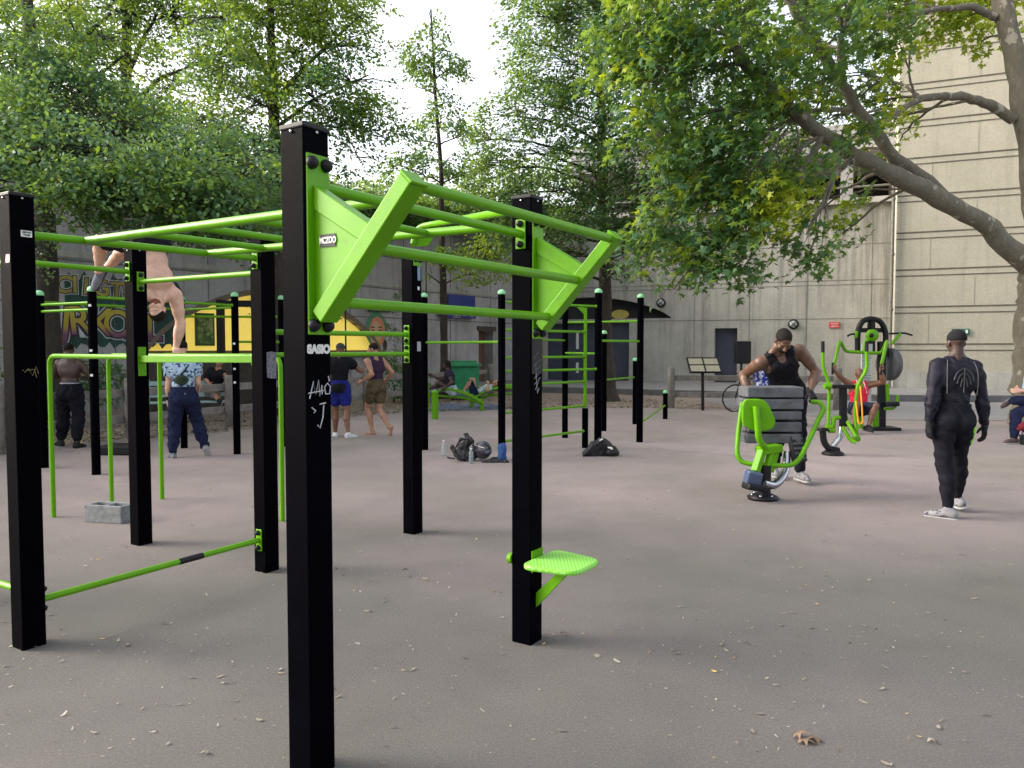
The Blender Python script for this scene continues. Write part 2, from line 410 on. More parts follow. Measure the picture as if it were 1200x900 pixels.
def ik(a, t, l1, l2, pole):
    a = np.asarray(a, float); t = np.asarray(t, float); d = t - a; L = np.linalg.norm(d); L = min(L, (l1 + l2) * .998); u = nrm(d)
    x = (l1 * l1 - l2 * l2 + L * L) / (2 * L); y = math.sqrt(max(l1 * l1 - x * x, 0))
    p = np.asarray(pole, float); p = nrm(p - u * (p @ u)); return a + u * x + p * y, a + u * L
def add_hand(S, wrist, d, palm, side, curl=.35, s=1.0, spread=.12, thick=1.0):
    """five unequal fingers; d wrist->fingers, palm = direction the palm faces, side +1 when the thumb lies along cross(d,palm)"""
    d = nrm(d); palm = nrm(np.asarray(palm, float) - d * np.dot(palm, d)); x = nrm(np.cross(d, palm)) * side
    q = lambda a, b, c: wrist + s * (a * x + b * d + c * palm)
    th = thick
    S.cap(q(0, -.03, 0), q(0, .01, 0), .026 * s * th, .027 * s * th)
    for k_, xx in enumerate((.026, .009, -.009, -.026)):
        S.cap(q(xx * .6, .01, 0), q(xx, .085, 0), .017 * s * th, .013 * s * th, k=.01)
    for xx, L, f in ((.03, .072, .0095), (.0105, .08, .0098), (-.0105, .075, .0095), (-.03, .06, .0085)):
        p = q(xx, .088, 0); ang = 0; dirn = nrm(d + x * xx * 4 * spread / .12 * .25)
        for j, fr in enumerate((.42, .32, .26)):
            ang += curl * (1.25 if j else .9); dd = nrm(dirn * math.cos(ang) + palm * math.sin(ang))
            p2 = p + dd * L * fr * s; S.cap(p, p2, f * s * th, f * s * th * .93, k=.004); p = p2
    b = q(.022, .022, .008); m_ = b + s * .045 * nrm(x * .75 + d * .6 + palm * .35); S.cap(b, m_, .014 * s * th, .0115 * s * th, k=.01)
    e = m_ + s * .034 * nrm(x * (.45 - curl * .5) + d * .9 + palm * (.25 + curl * .5)); S.cap(m_, e, .011 * s * th, .009 * s * th, k=.004)
class Fig:
    def __init__(s, pel, T, R, hands, feet, ep, kp, head_up=None, look=None, toes=None, h=1.8, bulk=1.0, shrug=0, vox=.013, broad=1.0):
        s.s = h / 1.8; k = s.s; s.b = bulk; s.vox = vox
        T = nrm(T); R = nrm(np.asarray(R, float) - T * np.dot(R, T)); Fw = np.cross(T, R); s.T, s.R, s.Fw = T, R, Fw
        s.pel = pel = np.asarray(pel, float); s.O = np.stack([R, Fw, T], 1)
        s.sh = [pel + k * ((.462 + shrug) * T + sg * .178 * broad * R) for sg in (-1, 1)]
        s.hip = [pel + k * (-.03 * T + sg * .088 * R) for sg in (-1, 1)]
        s.neck = pel + k * .545 * T
        hu = nrm(head_up if head_up is not None else T); s.hu = hu
        s.head = s.neck + k * (.145 * hu + .012 * Fw)
        lk = look if look is not None else Fw; lk = nrm(np.asarray(lk, float) - hu * np.dot(lk, hu)); s.lk = lk; s.hr = np.cross(lk, hu)
        s.el, s.wr, s.kn, s.an = [], [], [], []
        for i in (0, 1):
            e, w = ik(s.sh[i], hands[i], .295 * k, .265 * k, ep[i]); s.el.append(e); s.wr.append(w)
            e, w = ik(s.hip[i], feet[i], .44 * k, .42 * k, kp[i]); s.kn.append(e); s.an.append(w)
        s.toes = toes or [Fw, Fw]; s.toes = [nrm(t) for t in s.toes]
        s.hand = [None, None]
    def P(s, a, b, c): return s.pel + s.s * (a * s.R + b * s.Fw + c * s.T)
    def torso(s, S, o=0, arms=False):
        k = s.s; b = s.b; O = s.O
        e = lambda c, r: S.ell(s.P(*c), (np.array(r) * k * V3(b, b, 1)) + o, O)
        e((0, 0, 0), (.16, .115, .125)); e((-.07, -.045, -.06), (.085, .085, .09)); e((.07, -.045, -.06), (.085, .085, .09))
        e((0, 0, .17), (.135, .095, .15)); e((0, -.005, .33), (.16, .112, .15)); e((0, -.02, .43), (.168, .09, .085))
        e((-.07, .07, .39), (.075, .04, .06)); e((.07, .07, .39), (.075, .04, .06))
        e((-.1, -.055, .36), (.07, .05, .12)); e((.1, -.055, .36), (.07, .05, .12))
        for i in (0, 1):
            S.cap(s.P(0, -.01, .47), s.sh[i] * .8 + s.P(0, 0, .47) * .2, .055 * k + o, .045 * k + o)
            S.cap(s.neck + k * .05 * s.T, s.sh[i] * .62 + s.neck * .38, .042 * k + o * .6, .036 * k + o * .6, .05)
    def arm(s, S, i, o=0, t0=0, t1=2, taper=0):
        k = s.s; b = s.b; a, e, w = s.sh[i], s.el[i], s.wr[i]
        pt = lambda t: a + (e - a) * t if t <= 1 else e + (w - e) * (t - 1)
        rad = [(0, .058), (.25, .055), (.55, .05), (1, .04), (1.25, .045), (1.45, .041), (2, .026)]
        R_ = lambda t: np.interp(t, [x[0] for x in rad], [x[1] for x in rad]) * k * b + o + taper * max(0, t)
        if t0 == 0: S.ell(a - s.T * .012 * k, (.052 * k * b + o, .054 * k * b + o, .066 * k * b + o), s.O, .05)
        ts = sorted({t0, t1, *[x[0] for x in rad if t0 < x[0] < t1]})
        for u, v in zip(ts[:-1], ts[1:]): S.cap(pt(u), pt(v), R_(u), R_(v))
        return pt(t1)
    def leg(s, S, i, o=0, t0=0, t1=2, flare=0):
        k = s.s; b = (s.b + 1) / 2; a, e, w = s.hip[i], s.kn[i], s.an[i]
        back = nrm(np.cross(np.cross(w - a, s.toes[i]), w - a) * -1 + 1e-9)
        def pt(t):
            p = a + (e - a) * t if t <= 1 else e + (w - e) * (t - 1)
            return p + (back * .018 * k * math.sin(math.pi * min(1, (t - 1) * 1.4)) if 1 < t < 1.7 else 0)
        rad = [(0, .09), (.35, .082), (.8, .06), (1, .056), (1.15, .052), (1.35, .057), (1.6, .046), (2, .035)]
        R_ = lambda t: np.interp(t, [x[0] for x in rad], [x[1] for x in rad]) * k * b + o + flare * t
        ts = sorted({t0, t1, *[x[0] for x in rad if t0 < x[0] < t1]})
        for u, v in zip(ts[:-1], ts[1:]): S.cap(pt(u), pt(v), R_(u), R_(v))
        return pt(t1)
    def headp(s, S):
        k = s.s; H = s.head; O = np.stack([s.hr, s.lk, s.hu], 1)
        p = lambda a, b, c: H + k * (a * s.hr + b * s.lk + c * s.hu)
        e = lambda c, r, kk=None: S.ell(p(*c), np.array(r) * k, O, kk)
        e((0, -.012, .035), (.074, .094, .082)); e((0, .03, -.02), (.058, .062, .075)); e((0, .05, -.072), (.032, .03, .03))
        e((0, .075, .022), (.05, .018, .014), .012)                                   # brow
        S.cap(p(0, .088, .018), p(0, .112, -.022), .008 * k, .014 * k, .008); e((-.013, .1, -.026), (.009, .01, .008), .006); e((.013, .1, -.026), (.009, .01, .008), .006)
        e((0, .087, -.047), (.024, .012, .007), .004); e((0, .085, -.057), (.021, .012, .007), .004)   # lips
        for g in (-1, 1):
            e((g * .074, -.008, -.002), (.009, .02, .032), .006); e((g * .043, .062, -.02), (.02, .02, .02), .02)
            S.sub('ell', p(g * .03, .096, .003), np.array((.016, .014, .009)) * k, O)
        S.cap(s.neck - s.hu * .03 * k, p(0, -.025, -.05), .057 * k * s.b, .052 * k, .03)
        s.hp = p; s.hO = O
    def body(s, name, label, skin, group=None, hands=((.35, None, 1), (.35, None, 1)), bare=False, hair=None, cat='person', handskin=True, thick=1.0, hires=.006):
        root = thing(name, (s.pel[0], s.pel[1], 0 if s.pel[2] < 1.5 else s.pel[2] - 1), label, cat, group); s.root = root
        Vs, Fs = [], []; n = 0
        S = SDF(.028 * s.s); s.torso(S)
        for i in (0, 1):
            s.arm(S, i); s.leg(S, i)
            if bare or True:
                a = s.an[i]; t = s.toes[i]; dn = s.foot_dn(i); k = s.s; f = a + dn * .06 * k
                S.cap(a, f - t * .04 * k, .034 * k, .032 * k); S.cap(f - t * .03 * k, f + t * .11 * k + dn * .008 * k, .034 * k, .03 * k); S.cap(f + t * .1 * k + dn * .01 * k, f + t * .165 * k + dn * .018 * k, .03 * k, .018 * k)
        parts = [S.mesh(s.vox)]
        S = SDF(.02 * s.s); s.headp(S); parts.append(S.mesh(max(hires, s.vox * .5)))
        gl = []
        for i in (0, 1):
            curl, palm, side = hands[i][:3]; dh = s.wr[i] - s.el[i] if len(hands[i]) < 4 else hands[i][3]
            pal = palm if palm is not None else (s.R * (1 if i == 0 else -1))
            S = SDF(.01); dh = nrm(dh) if len(hands[i]) < 4 else nrm(hands[i][3])
            x = np.cross(nrm(dh), nrm(np.asarray(pal, float)))
            sd = side if side in (1, -1) else 1
            if len(hands[i]) < 5: sd = 1 if np.dot(x, s.Fw) > 0 else -1
            else: sd = hands[i][4]
            add_hand(S, s.wr[i], dh, pal, sd, curl, s.s, thick=thick); mm = S.mesh(.0052)
            (parts if handskin else gl).append(mm)
        def join(ps, nm, m, sm=True):
            n = 0; VV, FF = [], []
            for (a, b) in ps: VV.append(a); FF.append(b + n); n += len(a)
            return np_mesh(nm, np.concatenate(VV), np.concatenate(FF), m, root, None, sm)
        s.bodyo = join(parts, 'body', skin)
        if gl:
            for g in gl: join([g], 'glove', M['glove'])
        if hair: s.hair(hair)
        # eyes
        mb = MB()
        for g in (-1, 1): mb.ell(s.hp(g * .03, .0765, .003), np.array((.012, .008, .007)) * s.s, s.hO, 8, 6)
        e = mb.build('eyes', M['eye'], root); e.parent = root
        mb = MB(); mb.ell(s.hp(0, .0915, -.052), np.array((.022, .0095, .0085)) * s.s, s.hO, 10, 6); mb.build('lips', M['lips'], root)
        return root
    def foot_dn(s, i):
        sh = nrm(s.an[i] - s.kn[i]); t = s.toes[i]; d = sh - t * np.dot(sh, t); return nrm(d)
    def part(s, name, S, m, vox=None, label=None):
        V, F = S.mesh(vox or s.vox); o = np_mesh(name, V, F, m, s.root, None, True)
        if label: o['label'] = label
        return o
    def hair(s, kind='short', m=None):
        k = s.s; S = SDF(.015); p = s.hp; O = s.hO
        S.ell(p(0, -.018, .042), np.array((.079, .095, .083)) * k, O)
        if kind == 'long': S.ell(p(0, -.06, -.03), np.array((.07, .05, .09)) * k, O)
        if kind == 'bun': S.ell(p(0, -.09, .07), np.array((.035, .035, .035)) * k, O)
        if kind == 'locks':
            S.ell(p(0, -.03, .02), np.array((.088, .092, .1)) * k, O); S.ell(p(0, -.07, -.06), np.array((.06, .04, .09)) * k, O)
        S.sub('ell', p(0, .1, -.035), np.array((.075, .09, .085)) * k, O); S.sub('ell', p(.085, .05, -.05), np.array((.03, .08, .06)) * k, O); S.sub('ell', p(-.085, .05, -.05), np.array((.03, .08, .06)) * k, O)
        if kind == 'short': S.cut(p(0, 0, -.045), -s.hu + s.lk * -.2)
        return s.part('hair', S, m or M['hair'], max(.006, s.vox * .55))
    def cap_hat(s, m):
        k = s.s; S = SDF(.01); p = s.hp; S.ell(p(0, -.015, .045), np.array((.083, .1, .085)) * k, s.hO); S.cut(p(0, 0, .02), -s.hu)
        return s.part('cap', S, m, .007)
    def beard(s, m):
        k = s.s; S = SDF(.012); p = s.hp; S.ell(p(0, .05, -.062), np.array((.052, .045, .042)) * k, s.hO); S.ell(p(0, .085, -.042), np.array((.032, .022, .012)) * k, s.hO)
        S.sub('ell', p(0, .105, -.047), np.array((.024, .03, .012)) * k, s.hO); return s.part('beard', S, m, .007)
    def trousers(s, m, o=.02, t1=1.93, name='trousers', flare=0, top=.12, wr=.006, label=None):
        S = SDF(.03); k = s.s
        S.ell(s.P(0, 0, 0), np.array((.16, .115, .13)) * k * V3(s.b, s.b, 1) + o, s.O); S.ell(s.P(-.07, -.045, -.06), np.array((.085,) * 3) * k + o, s.O); S.ell(s.P(.07, -.045, -.06), np.array((.085,) * 3) * k + o, s.O)
        S.ell(s.P(0, 0, .1), np.array((.14, .1, .1)) * k * V3(s.b, s.b, 1) + o, s.O)
        for i in (0, 1): s.leg(S, i, o, 0, t1, flare)
        S.cut(s.P(0, 0, top), s.T); S.wr = wr
        for i in (0, 1):
            if t1 <= 1.2:
                a = s.hip[i]; e = s.kn[i]; q = a + (e - a) * t1 * .97
                S.subs.append(('c', q + nrm(e - a) * .06 + nrm(e - a) * .0, q + nrm(e - a) * .14, .13, .13, None)) if False else None
        return s.part(name, S, m, None, label)
    def shirt(s, m, o=.016, sleeve=.55, hem=-.06, name='shirt', wr=.005, tank=False, collar=.5, label=None, flare=0):
        S = SDF(.03); k = s.s; s.torso(S, o)
        S.ell(s.P(0, 0, hem * .3), np.array((.158, .115, .13)) * k * V3(s.b, s.b, 1) + o + flare, s.O)
        if not tank:
            for i in (0, 1): s.arm(S, i, o + (.008 if sleeve < 1 else 0), 0, sleeve)
        S.cut(s.P(0, 0, hem), -s.T); S.wr = wr
        S.sub('cap', s.P(0, .0, .53), s.P(0, .04, .66), .062 * k, .09 * k)
        if tank:
            S.sub('ell', s.P(0, .12, .53), np.array((.068, .1, .095)) * k, s.O); S.sub('ell', s.P(0, -.1, .53), np.array((.065, .07, .06)) * k, s.O)
            for g in (-1, 1): S.sub('ell', s.P(g * .212, 0, .43), np.array((.085, .2, .14)) * k, s.O)
        S.cut(s.P(0, 0, .56), s.T)
        return s.part(name, S, m, None, label)
    def shoes(s, m, sole=None, label=None):
        k = s.s
        for i in (0, 1):
            a = s.an[i]; t = s.toes[i]; dn = s.foot_dn(i); S = SDF(.02); f = a + dn * .055 * k
            x = np.cross(t, dn)
            S.cap(a + dn * .01, f - t * .045 * k, .048 * k, .04 * k); S.cap(f - t * .04 * k, f + t * .11 * k + dn * .01 * k, .043 * k, .042 * k); S.cap(f + t * .1 * k + dn * .01 * k, f + t * .175 * k + dn * .018 * k, .04 * k, .028 * k)
            S.cut(f + dn * .035 * k, dn); sh = s.part('shoe', S, m, .008, label)
            if sole:
                S = SDF(.012); g = f + dn * .038 * k
                for w in (-1, 1): S.cap(g - t * .055 * k + x * w * .01, g + t * .17 * k + x * w * .012, .04 * k, .033 * k)
                S.cut(g - dn * .004, -dn); S.cut(g + dn * .018 * k, dn)
                so = s.part('sole', S, sole, .008); so.parent = sh
# ================================================================= SETTING
def sheet(name, pts, z, m, kind='structure', zb=None):
    mb = MB(); P = [(p[0], p[1], z) for p in pts]
    if zb is None: mb.add(P, [tuple(range(len(P)))])
    else: mb.prism([(p[0], p[1], zb) for p in pts], (0, 0, z - zb))
    o = mb.build(name, m); return tag(o, kind=kind)
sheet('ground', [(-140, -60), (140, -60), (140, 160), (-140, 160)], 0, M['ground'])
edge = [G(-160, 545), G(0, 526), G(140, 514), G(270, 504), G(430, 485), G(560, 479), G(700, 477), G(860, 479)]
def wav(pts, amp=.12, n=8):
    out = []
    for a, b in zip(pts[:-1], pts[1:]):
        for i in range(n): out.append(a + (b - a) * i / n + V3(random.uniform(-amp, amp), random.uniform(-amp, amp), 0))
    return out + [pts[-1]]
sheet('dirt_strip', [tuple(p[:2]) for p in wav(edge)] + [(6.3, 34), (0, 40), (-6, 34), (-14, 22), (-22, 10)], .005, M['dirt'])
sheet('path', [tuple(G(860, 480)[:2]), tuple(G(1000, 492)[:2]), tuple(G(1250, 494)[:2]), (26, 18.5), (26, 26), (11.5, 24), (6.3, 26.5)], .009, M['paving'])
# joints in the rubber surfacing
mb = MB()
def strip(mb, a, b, w, z=.004):
    a = np.asarray(a, float); b = np.asarray(b, float); d = nrm(b - a); n = V3(-d[1], d[0], 0) * w / 2
    mb.quad(*[q + V3(0, 0, z) for q in (a - n, b - n, b + n, a + n)])
strip(mb, G(470, 528), G(760, 526), .02); strip(mb, G(760, 526), G(1190, 560), .014, .0045)
o = mb.build('ground_joint', simple('pale_joint', (.2, .195, .19), .9)); tag(o, kind='structure')
# raised pavement with its kerb
K0, K1, K2 = V3(-3.5, 30.6, 0), V3(11.4, 23.6, 0), V3(30, 21.5, 0)
def off(p, d, s): return p + nrm(d) * s
pl = [tuple(K0[:2]), tuple(K1[:2]), tuple(K2[:2]), (30, 40), (-3.5, 42)]
sheet('pavement', [(p[0], p[1] + (.3 if i < 3 else 0)) for i, p in enumerate(pl)], .2, M['paving'], zb=-.05)
mb = MB(); mb.beam(K0 + V3(0, .17, .1), K1 + V3(0, .17, .1), .28, .22); mb.beam(K1 + V3(.02, .17, .1), K2 + V3(0, .17, .1), .28, .222)
tag(mb.build('kerb', M['kerb'], bevel=.01), kind='structure')
# ---- walls
class Wall:
    def __init__(s, P0, P1, ztop, th=.6):
        s.P0 = V3(*P0, 0); s.P1 = V3(*P1, 0); s.L = np.linalg.norm(s.P1 - s.P0); s.d = (s.P1 - s.P0) / s.L
        s.n = V3(s.d[1], -s.d[0], 0); s.zt = ztop; s.th = th; s.ops = []
    def at(s, u, z, o=0): return s.P0 + s.d * u + s.n * o + V3(0, 0, z)
    def u(s, px):
        a = (px - 600) / FPX; A = s.P0; D = s.d
        return (a * A[1] - A[0]) / (D[0] - a * D[1])
    def dep(s, px): return s.at(s.u(px), 0)[1]
    def z(s, px, py):
        return W(px, py, s.dep(px))[2]
    def p(s, px, py, o=0): return s.at(s.u(px), s.z(px, py), o)
    def mesh(s, z0=0):
        mb = MB(); us = {0, s.L}
        for (a, b, f0, f1) in s.ops:
            for x in np.linspace(a, b, 25 if f1(a) != f1((a + b) / 2) else 2): us.add(round(float(x), 4))
        us = sorted(us)
        for a, b in zip(us[:-1], us[1:]):
            c = (a + b) / 2; segs = [(z0, z0)]; cur_a, cur_b = z0, z0
            ops = sorted([o for o in s.ops if o[0] <= c <= o[1]], key=lambda o: o[2](c))
            for (_, _, f0, f1) in ops:
                if f0(c) > cur_a + 1e-4: mb.quad(s.at(a, cur_a), s.at(b, cur_b), s.at(b, f0(b)), s.at(a, f0(a)))
                for f, g in ((f1, 1), (f0, 0)):
                    if f(c) > z0 + 1e-4: mb.quad(s.at(a, f(a)), s.at(b, f(b)), s.at(b, f(b), -s.th), s.at(a, f(a), -s.th))
                cur_a, cur_b = f1(a), f1(b)
            mb.quad(s.at(a, cur_a), s.at(b, cur_b), s.at(b, s.zt), s.at(a, s.zt))
        for (a, b, f0, f1) in s.ops:
            for x in (a, b):
                if f1(x) - f0(x) > .02: mb.quad(s.at(x, f0(x)), s.at(x, f1(x)), s.at(x, f1(x), -s.th), s.at(x, f0(x), -s.th))
        mb.quad(s.at(0, s.zt), s.at(s.L, s.zt), s.at(s.L, s.zt, -s.th), s.at(0, s.zt, -s.th))
        for x in (0, s.L): mb.quad(s.at(x, z0), s.at(x, s.zt), s.at(x, s.zt, -s.th), s.at(x, z0, -s.th))
        return mb
    def joints(s, hz, vs, gap=.035, dep=.012):
        """hz: heights with width; vs: u positions; broken where an opening is"""
        mb = MB()
        def clear(u, z): return not any(a - .05 < u < b + .05 and f0(min(max(u, a), b)) - .05 < z < f1(min(max(u, a), b)) + .05 for (a, b, f0, f1) in s.ops)
        for z in hz:
            st = np.arange(0, s.L + .3, .3); run = None
            for x in list(st) + [None]:
                ok = x is not None and x <= s.L and clear(x, z)
                if ok and run is None: run = x
                if not ok and run is not None:
                    e = last; 
                    if e - run > .2: mb.beam(s.at(run, z, dep / 2), s.at(e, z, dep / 2), dep, gap)
                    run = None
                last = x
        for k, u in enumerate(vs):
            run = None
            for z in list(np.arange(.05, s.zt, .25)) + [None]:
                ok = z is not None and clear(u, z)
                if ok and run is None: run = z
                if not ok and run is not None:
                    if last - run > .2: mb.beam(s.at(u, run, dep / 2 - .001), s.at(u, last, dep / 2 - .001), gap * .8, dep, up=s.d)
                    run = None
                last = z
        return mb
def archf(a, b, zs, zc):
    m = (a + b) / 2; h = (b - a) / 2
    return lambda u: zs + (zc - zs) * max(0, 1 - ((u - m) / h) ** 2) ** .8
# left graffiti wall
WL = Wall((-18.9, 7.8), (1.35, 36.9), 6.9)
a, b = WL.u(172), WL.u(446)
WL.ops = [(a, b, lambda u: 1.5, archf(a, b, 1.53, 3.35))]
ud0, ud1 = WL.u(561), WL.u(578)
WL.ops.append((ud0, ud1, lambda u: .0, lambda u: 2.42))
o = WL.mesh().build('concrete_wall', M['concL'])
root = thing('graffiti_wall', WL.at(WL.L / 2, 0), 'long dark concrete wall with colourful graffiti lettering and a low yellow-backed arch', 'wall')
o.location = tuple(V3(*o.location) - world_loc(root)); o.parent = root; o.name = 'wall_face'
WL.joints([2.77, 3.84, 5.0, 6.2], [x for x in np.arange(1.2, WL.L, 2.75)]).build('joint', M['joint'], root)
mb = MB(); mb.beam(WL.at(0, 5.22, .015), WL.at(WL.L, 5.22, .015), .05, .24); mb.beam(WL.at(0, 3.98, .012), WL.at(WL.L, 3.98, .012), .03, .16); mb.build('pale_band', M['band'], root)
mb = MB(); mb.beam(WL.at(0, 6.94, -.28), WL.at(WL.L, 6.94, -.28), .8, .16); mb.build('coping', M['band'], root)
# arch rim following the curve, sill beam, yellow back wall
f = archf(a, b, 1.53, 3.35); us = np.linspace(a, b, 26)
mb = MB()
for u0, u1 in zip(us[:-1], us[1:]):
    p = [WL.at(u0, f(u0) + .0, .03), WL.at(u1, f(u1) + .0, .03), WL.at(u1, f(u1) + .17, .03), WL.at(u0, f(u0) + .17, .03)]
    mb.prism(p, -WL.n * .3)
mb.build('arch_rim', simple('arch_rim', (.16, .13, .10), .9), root)
mb = MB(); mb.beam(WL.at(a - .1, 1.47, .06), WL.at(b + .1, 1.47, .06), .22, .22); mb.build('sill', simple('brown_sill', (.20, .13, .055), .85), root)
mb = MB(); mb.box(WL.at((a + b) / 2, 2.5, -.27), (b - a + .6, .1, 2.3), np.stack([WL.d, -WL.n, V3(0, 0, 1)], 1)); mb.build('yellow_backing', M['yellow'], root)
mb = MB(); mb.beam(WL.at(ud0 - .3, 1.1, -.55), WL.at(ud1 + .3, 1.1, -.55), .08, 2.6); mb.build('brown_door', simple('brown_door', (.12, .065, .05), .7), root)
mb = MB(); mb.beam(WL.at(ud0 - .12, 2.5, .02), WL.at(ud1 + .12, 2.5, .02), .12, .18); mb.build('door_lintel', M['wood_dark'], root)
# ---- graffiti mural: letters in the wall's plane
def text_obj(txt, size, ext, m, parent, origin, xd, nd, name, bold=0, sx=1.0, shear=0, zd=None, align='CENTER'):
    cu = bpy.data.curves.new(name, 'FONT'); cu.body = txt; cu.size = size; cu.extrude = ext; cu.offset = bold; cu.align_x = align; cu.align_y = 'CENTER'; cu.shear = shear
    t = bpy.data.objects.new('tmp', cu); col.objects.link(t)
    dg = bpy.context.evaluated_depsgraph_get(); me = bpy.data.meshes.new_from_object(t.evaluated_get(dg)); bpy.data.objects.remove(t)
    me.name = name; me.materials.clear(); me.materials.append(m)
    n = len(me.vertices); co = np.zeros(n * 3, np.float32); me.vertices.foreach_get('co', co); co = co.reshape(-1, 3).astype(float)
    zd = V3(0, 0, 1) if zd is None else zd
    co = np.outer(co[:, 0] * sx, xd) + np.outer(co[:, 1], zd) + np.outer(co[:, 2], nd) + np.asarray(origin, float)
    co -= world_loc(parent) if parent is not None else 0
    me.vertices.foreach_set('co', co.astype(np.float32).ravel()); me.update()
    o = bpy.data.objects.new(name, me); col.objects.link(o)
    if parent is not None: o.parent = parent
    return o
def mk_graf():
    m, nt, N, L, P = newmat('graffiti_fill'); g = N.new('ShaderNodeNewGeometry'); s = N.new('ShaderNodeSeparateXYZ'); L.new(g.outputs['Position'], s.inputs[0])
    w = N.new('ShaderNodeMath'); w.operation = 'WRAP'; w.inputs[1].default_value = 3.0; w.inputs[2].default_value = 1.45
    mr = N.new('ShaderNodeMapRange'); L.new(s.outputs['Z'], mr.inputs[0]); mr.inputs[1].default_value = 1.55; mr.inputs[2].default_value = 2.85
    L.new(ramp(N, L, mr.outputs[0], [(0, (.10, .03, .10)), (.35, (.17, .07, .12)), (.5, (.38, .27, .04)), (1, (.42, .40, .05))]), P.inputs['Base Color'])
    P.inputs['Roughness'].default_value = .8; return m
M['graf'] = mk_graf(); M['graf_teal'] = mk_concrete('graffiti_teal', (.025, .055, .05), (.04, .09, .075), .6)
M['graf_white'] = simple('graffiti_white', (.42, .45, .46), .8, 0, .2); M['graf_dark'] = simple('graffiti_dark', (.04, .02, .05), .8)
M['graf2'] = simple('graffiti_ochre', (.30, .25, .05), .8, 0, .35, 3)
mb = MB(); pts = []
u0, u1 = WL.u(78), WL.u(214); k = 26
top = [WL.at(u0 + (u1 - u0) * i / k, 3.45 + .1 * math.sin(i * 1.9) + .1 * math.sin(i * 3.3), .004) for i in range(k + 1)]
bot = [WL.at(u0 + (u1 - u0) * i / k, 1.72 + .1 * math.sin(i * 2.3), .004) for i in range(k + 1)]
for i in range(k): mb.quad(bot[i], bot[i + 1], top[i + 1], top[i])
mural = mb.build('mural_background', M['graf_teal'], root)
def graf(txt, cu, z, size, sx, fill, cells):
    for dx, zz, ch, sh in cells:
        for bold, m, o_, in ((.062 * size + .02, M['graf_white'], .008), (.035 * size + .015, M['graf_dark'], .012), (.012, fill, .016)):
            t = text_obj(ch, size, .002, m, root, WL.at(cu + dx, zz, o_), WL.d, WL.n, 'graffiti_letter', bold, sx, sh)
cz = WL.u(75)
cx = lambda px: WL.u(px)
graf('', 0, 0, .58, 1.05, M['graf2'], [(cx(px), z, c, sh) for px, z, c, sh in ((76, 3.2, 'C', .1), (90, 3.22, 'I', 0), (102, 3.2, 'I', .1), (121, 3.18, 'G', -.1), (138, 3.14, 'T', .1), (152, 3.12, 'S', 0))]) 
graf('', 0, 0, 1.0, .95, M['graf'], [(cx(px), z, c, sh) for px, z, c, sh in ((77, 2.28, 'J', .1), (96, 2.3, 'R', -.1), (118, 2.28, 'K', .1), (139, 2.25, 'O', 0), (160, 2.22, 'D', .1), (181, 2.16, 'L', 0))])
# painted hooded face (generic) at px 441
fm = lambda px, py, o=.01: WL.p(px, py, o)
def disc(mb, px, py, rx, ry, o, n=22, a0=0, a1=2 * math.pi):
    mb.add([fm(px + rx * math.cos(a0 + (a1 - a0) * i / n), py + ry * math.sin(a0 + (a1 - a0) * i / n), o) for i in range(n)], [tuple(range(n))])
for nm, c, args in (('mural_halo', (.07, .22, .12), [(441, 386, 12.5, 21, .010)]), ('mural_face', (.52, .20, .11), [(442, 389, 9.5, 18, .014)]),
                    ('mural_face_light', (.50, .33, .20), [(440, 391, 6.5, 14.5, .018)]), ('mural_hair', (.04, .03, .03), [(451, 404, 2.5, 6, .022), (437, 383.5, 2.6, .8, .022), (445, 383.5, 2.6, .8, .022), (437, 387, 1.6, .9, .022), (445, 387, 1.6, .9, .022)]),
                    ('mural_mouth', (.45, .30, .02), [(442, 400.5, 3.6, 1.9, .022)])):
    mb = MB(); [disc(mb, *q) for q in args]; mb.build(nm, simple(nm, c, .8, 0, .15), root)
mb = MB(); mb.box(fm(444, 362, .04), (1.1, .12, .2), np.stack([WL.d, -WL.n, V3(0, 0, 1)], 1)); mb.build('wall_ledge', M['wood_dark'], root)
# poster in a green frame on the yellow backing
po = thing('poster', WL.p(247, 384, -.5), 'dark green framed poster on the yellow wall under the arch', 'poster')
Rm = np.stack([WL.d, -WL.n, V3(0, 0, 1)], 1)
cpo = WL.p(245.5, 386, -.2)
mb = MB(); mb.box(cpo, (.62, .05, .95), Rm); mb.build('frame', simple('poster_frame', (.04, .09, .02), .6), po)
m_, nt_, N_, L_, P_ = newmat('poster_print'); v_ = coords(N_, L_)
L_.new(ramp(N_, L_, noise(N_, L_, v_, 6, 5, .7), [(.35, (.03, .09, .02)), (.5, (.10, .17, .03)), (.58, (.35, .38, .12)), (.68, (.12, .06, .03))]), P_.inputs['Base Color'])
mb = MB(); mb.box(cpo + WL.n * .03, (.5, .01, .82), Rm); mb.build('print', m_, po)
# ---- right wall with lunette, blue-grey doors and the small door
WR = Wall((-.6, 36.42), (15.25, 30.34), 7.4)
a, b = WR.u(592), WR.u(786); WR.ops = [(a, b, lambda u: 2.96, archf(a, b, 2.98, 3.95))]
u0, u1 = WR.u(640), WR.u(737); WR.ops.append((u0, u1, lambda u: .2, lambda u: 2.78))
v0, v1 = WR.u(837), WR.u(863.5); WR.ops.append((v0, v1, lambda u: .2, lambda u: 2.5))
root = thing('back_wall', WR.at(WR.L / 2, 0), 'tall grey concrete wall with a dark arched lunette above blue-grey doors', 'wall')
o = WR.mesh().build('wall_face', M['concR']); o.location = tuple(V3(*o.location) - world_loc(root)); o.parent = root
WR.joints([2.84, 4.2, 4.38, 5.8], [WR.u(p) for p in (813, 877, 944, 1019)] + [2.2], .028, .008).build('joint', M['joint'], root)
mb = MB(); mb.beam(WR.at(0, 7.5, -.2), WR.at(WR.L, 7.5, -.2), .9, .22); mb.build('coping', M['band'], root)
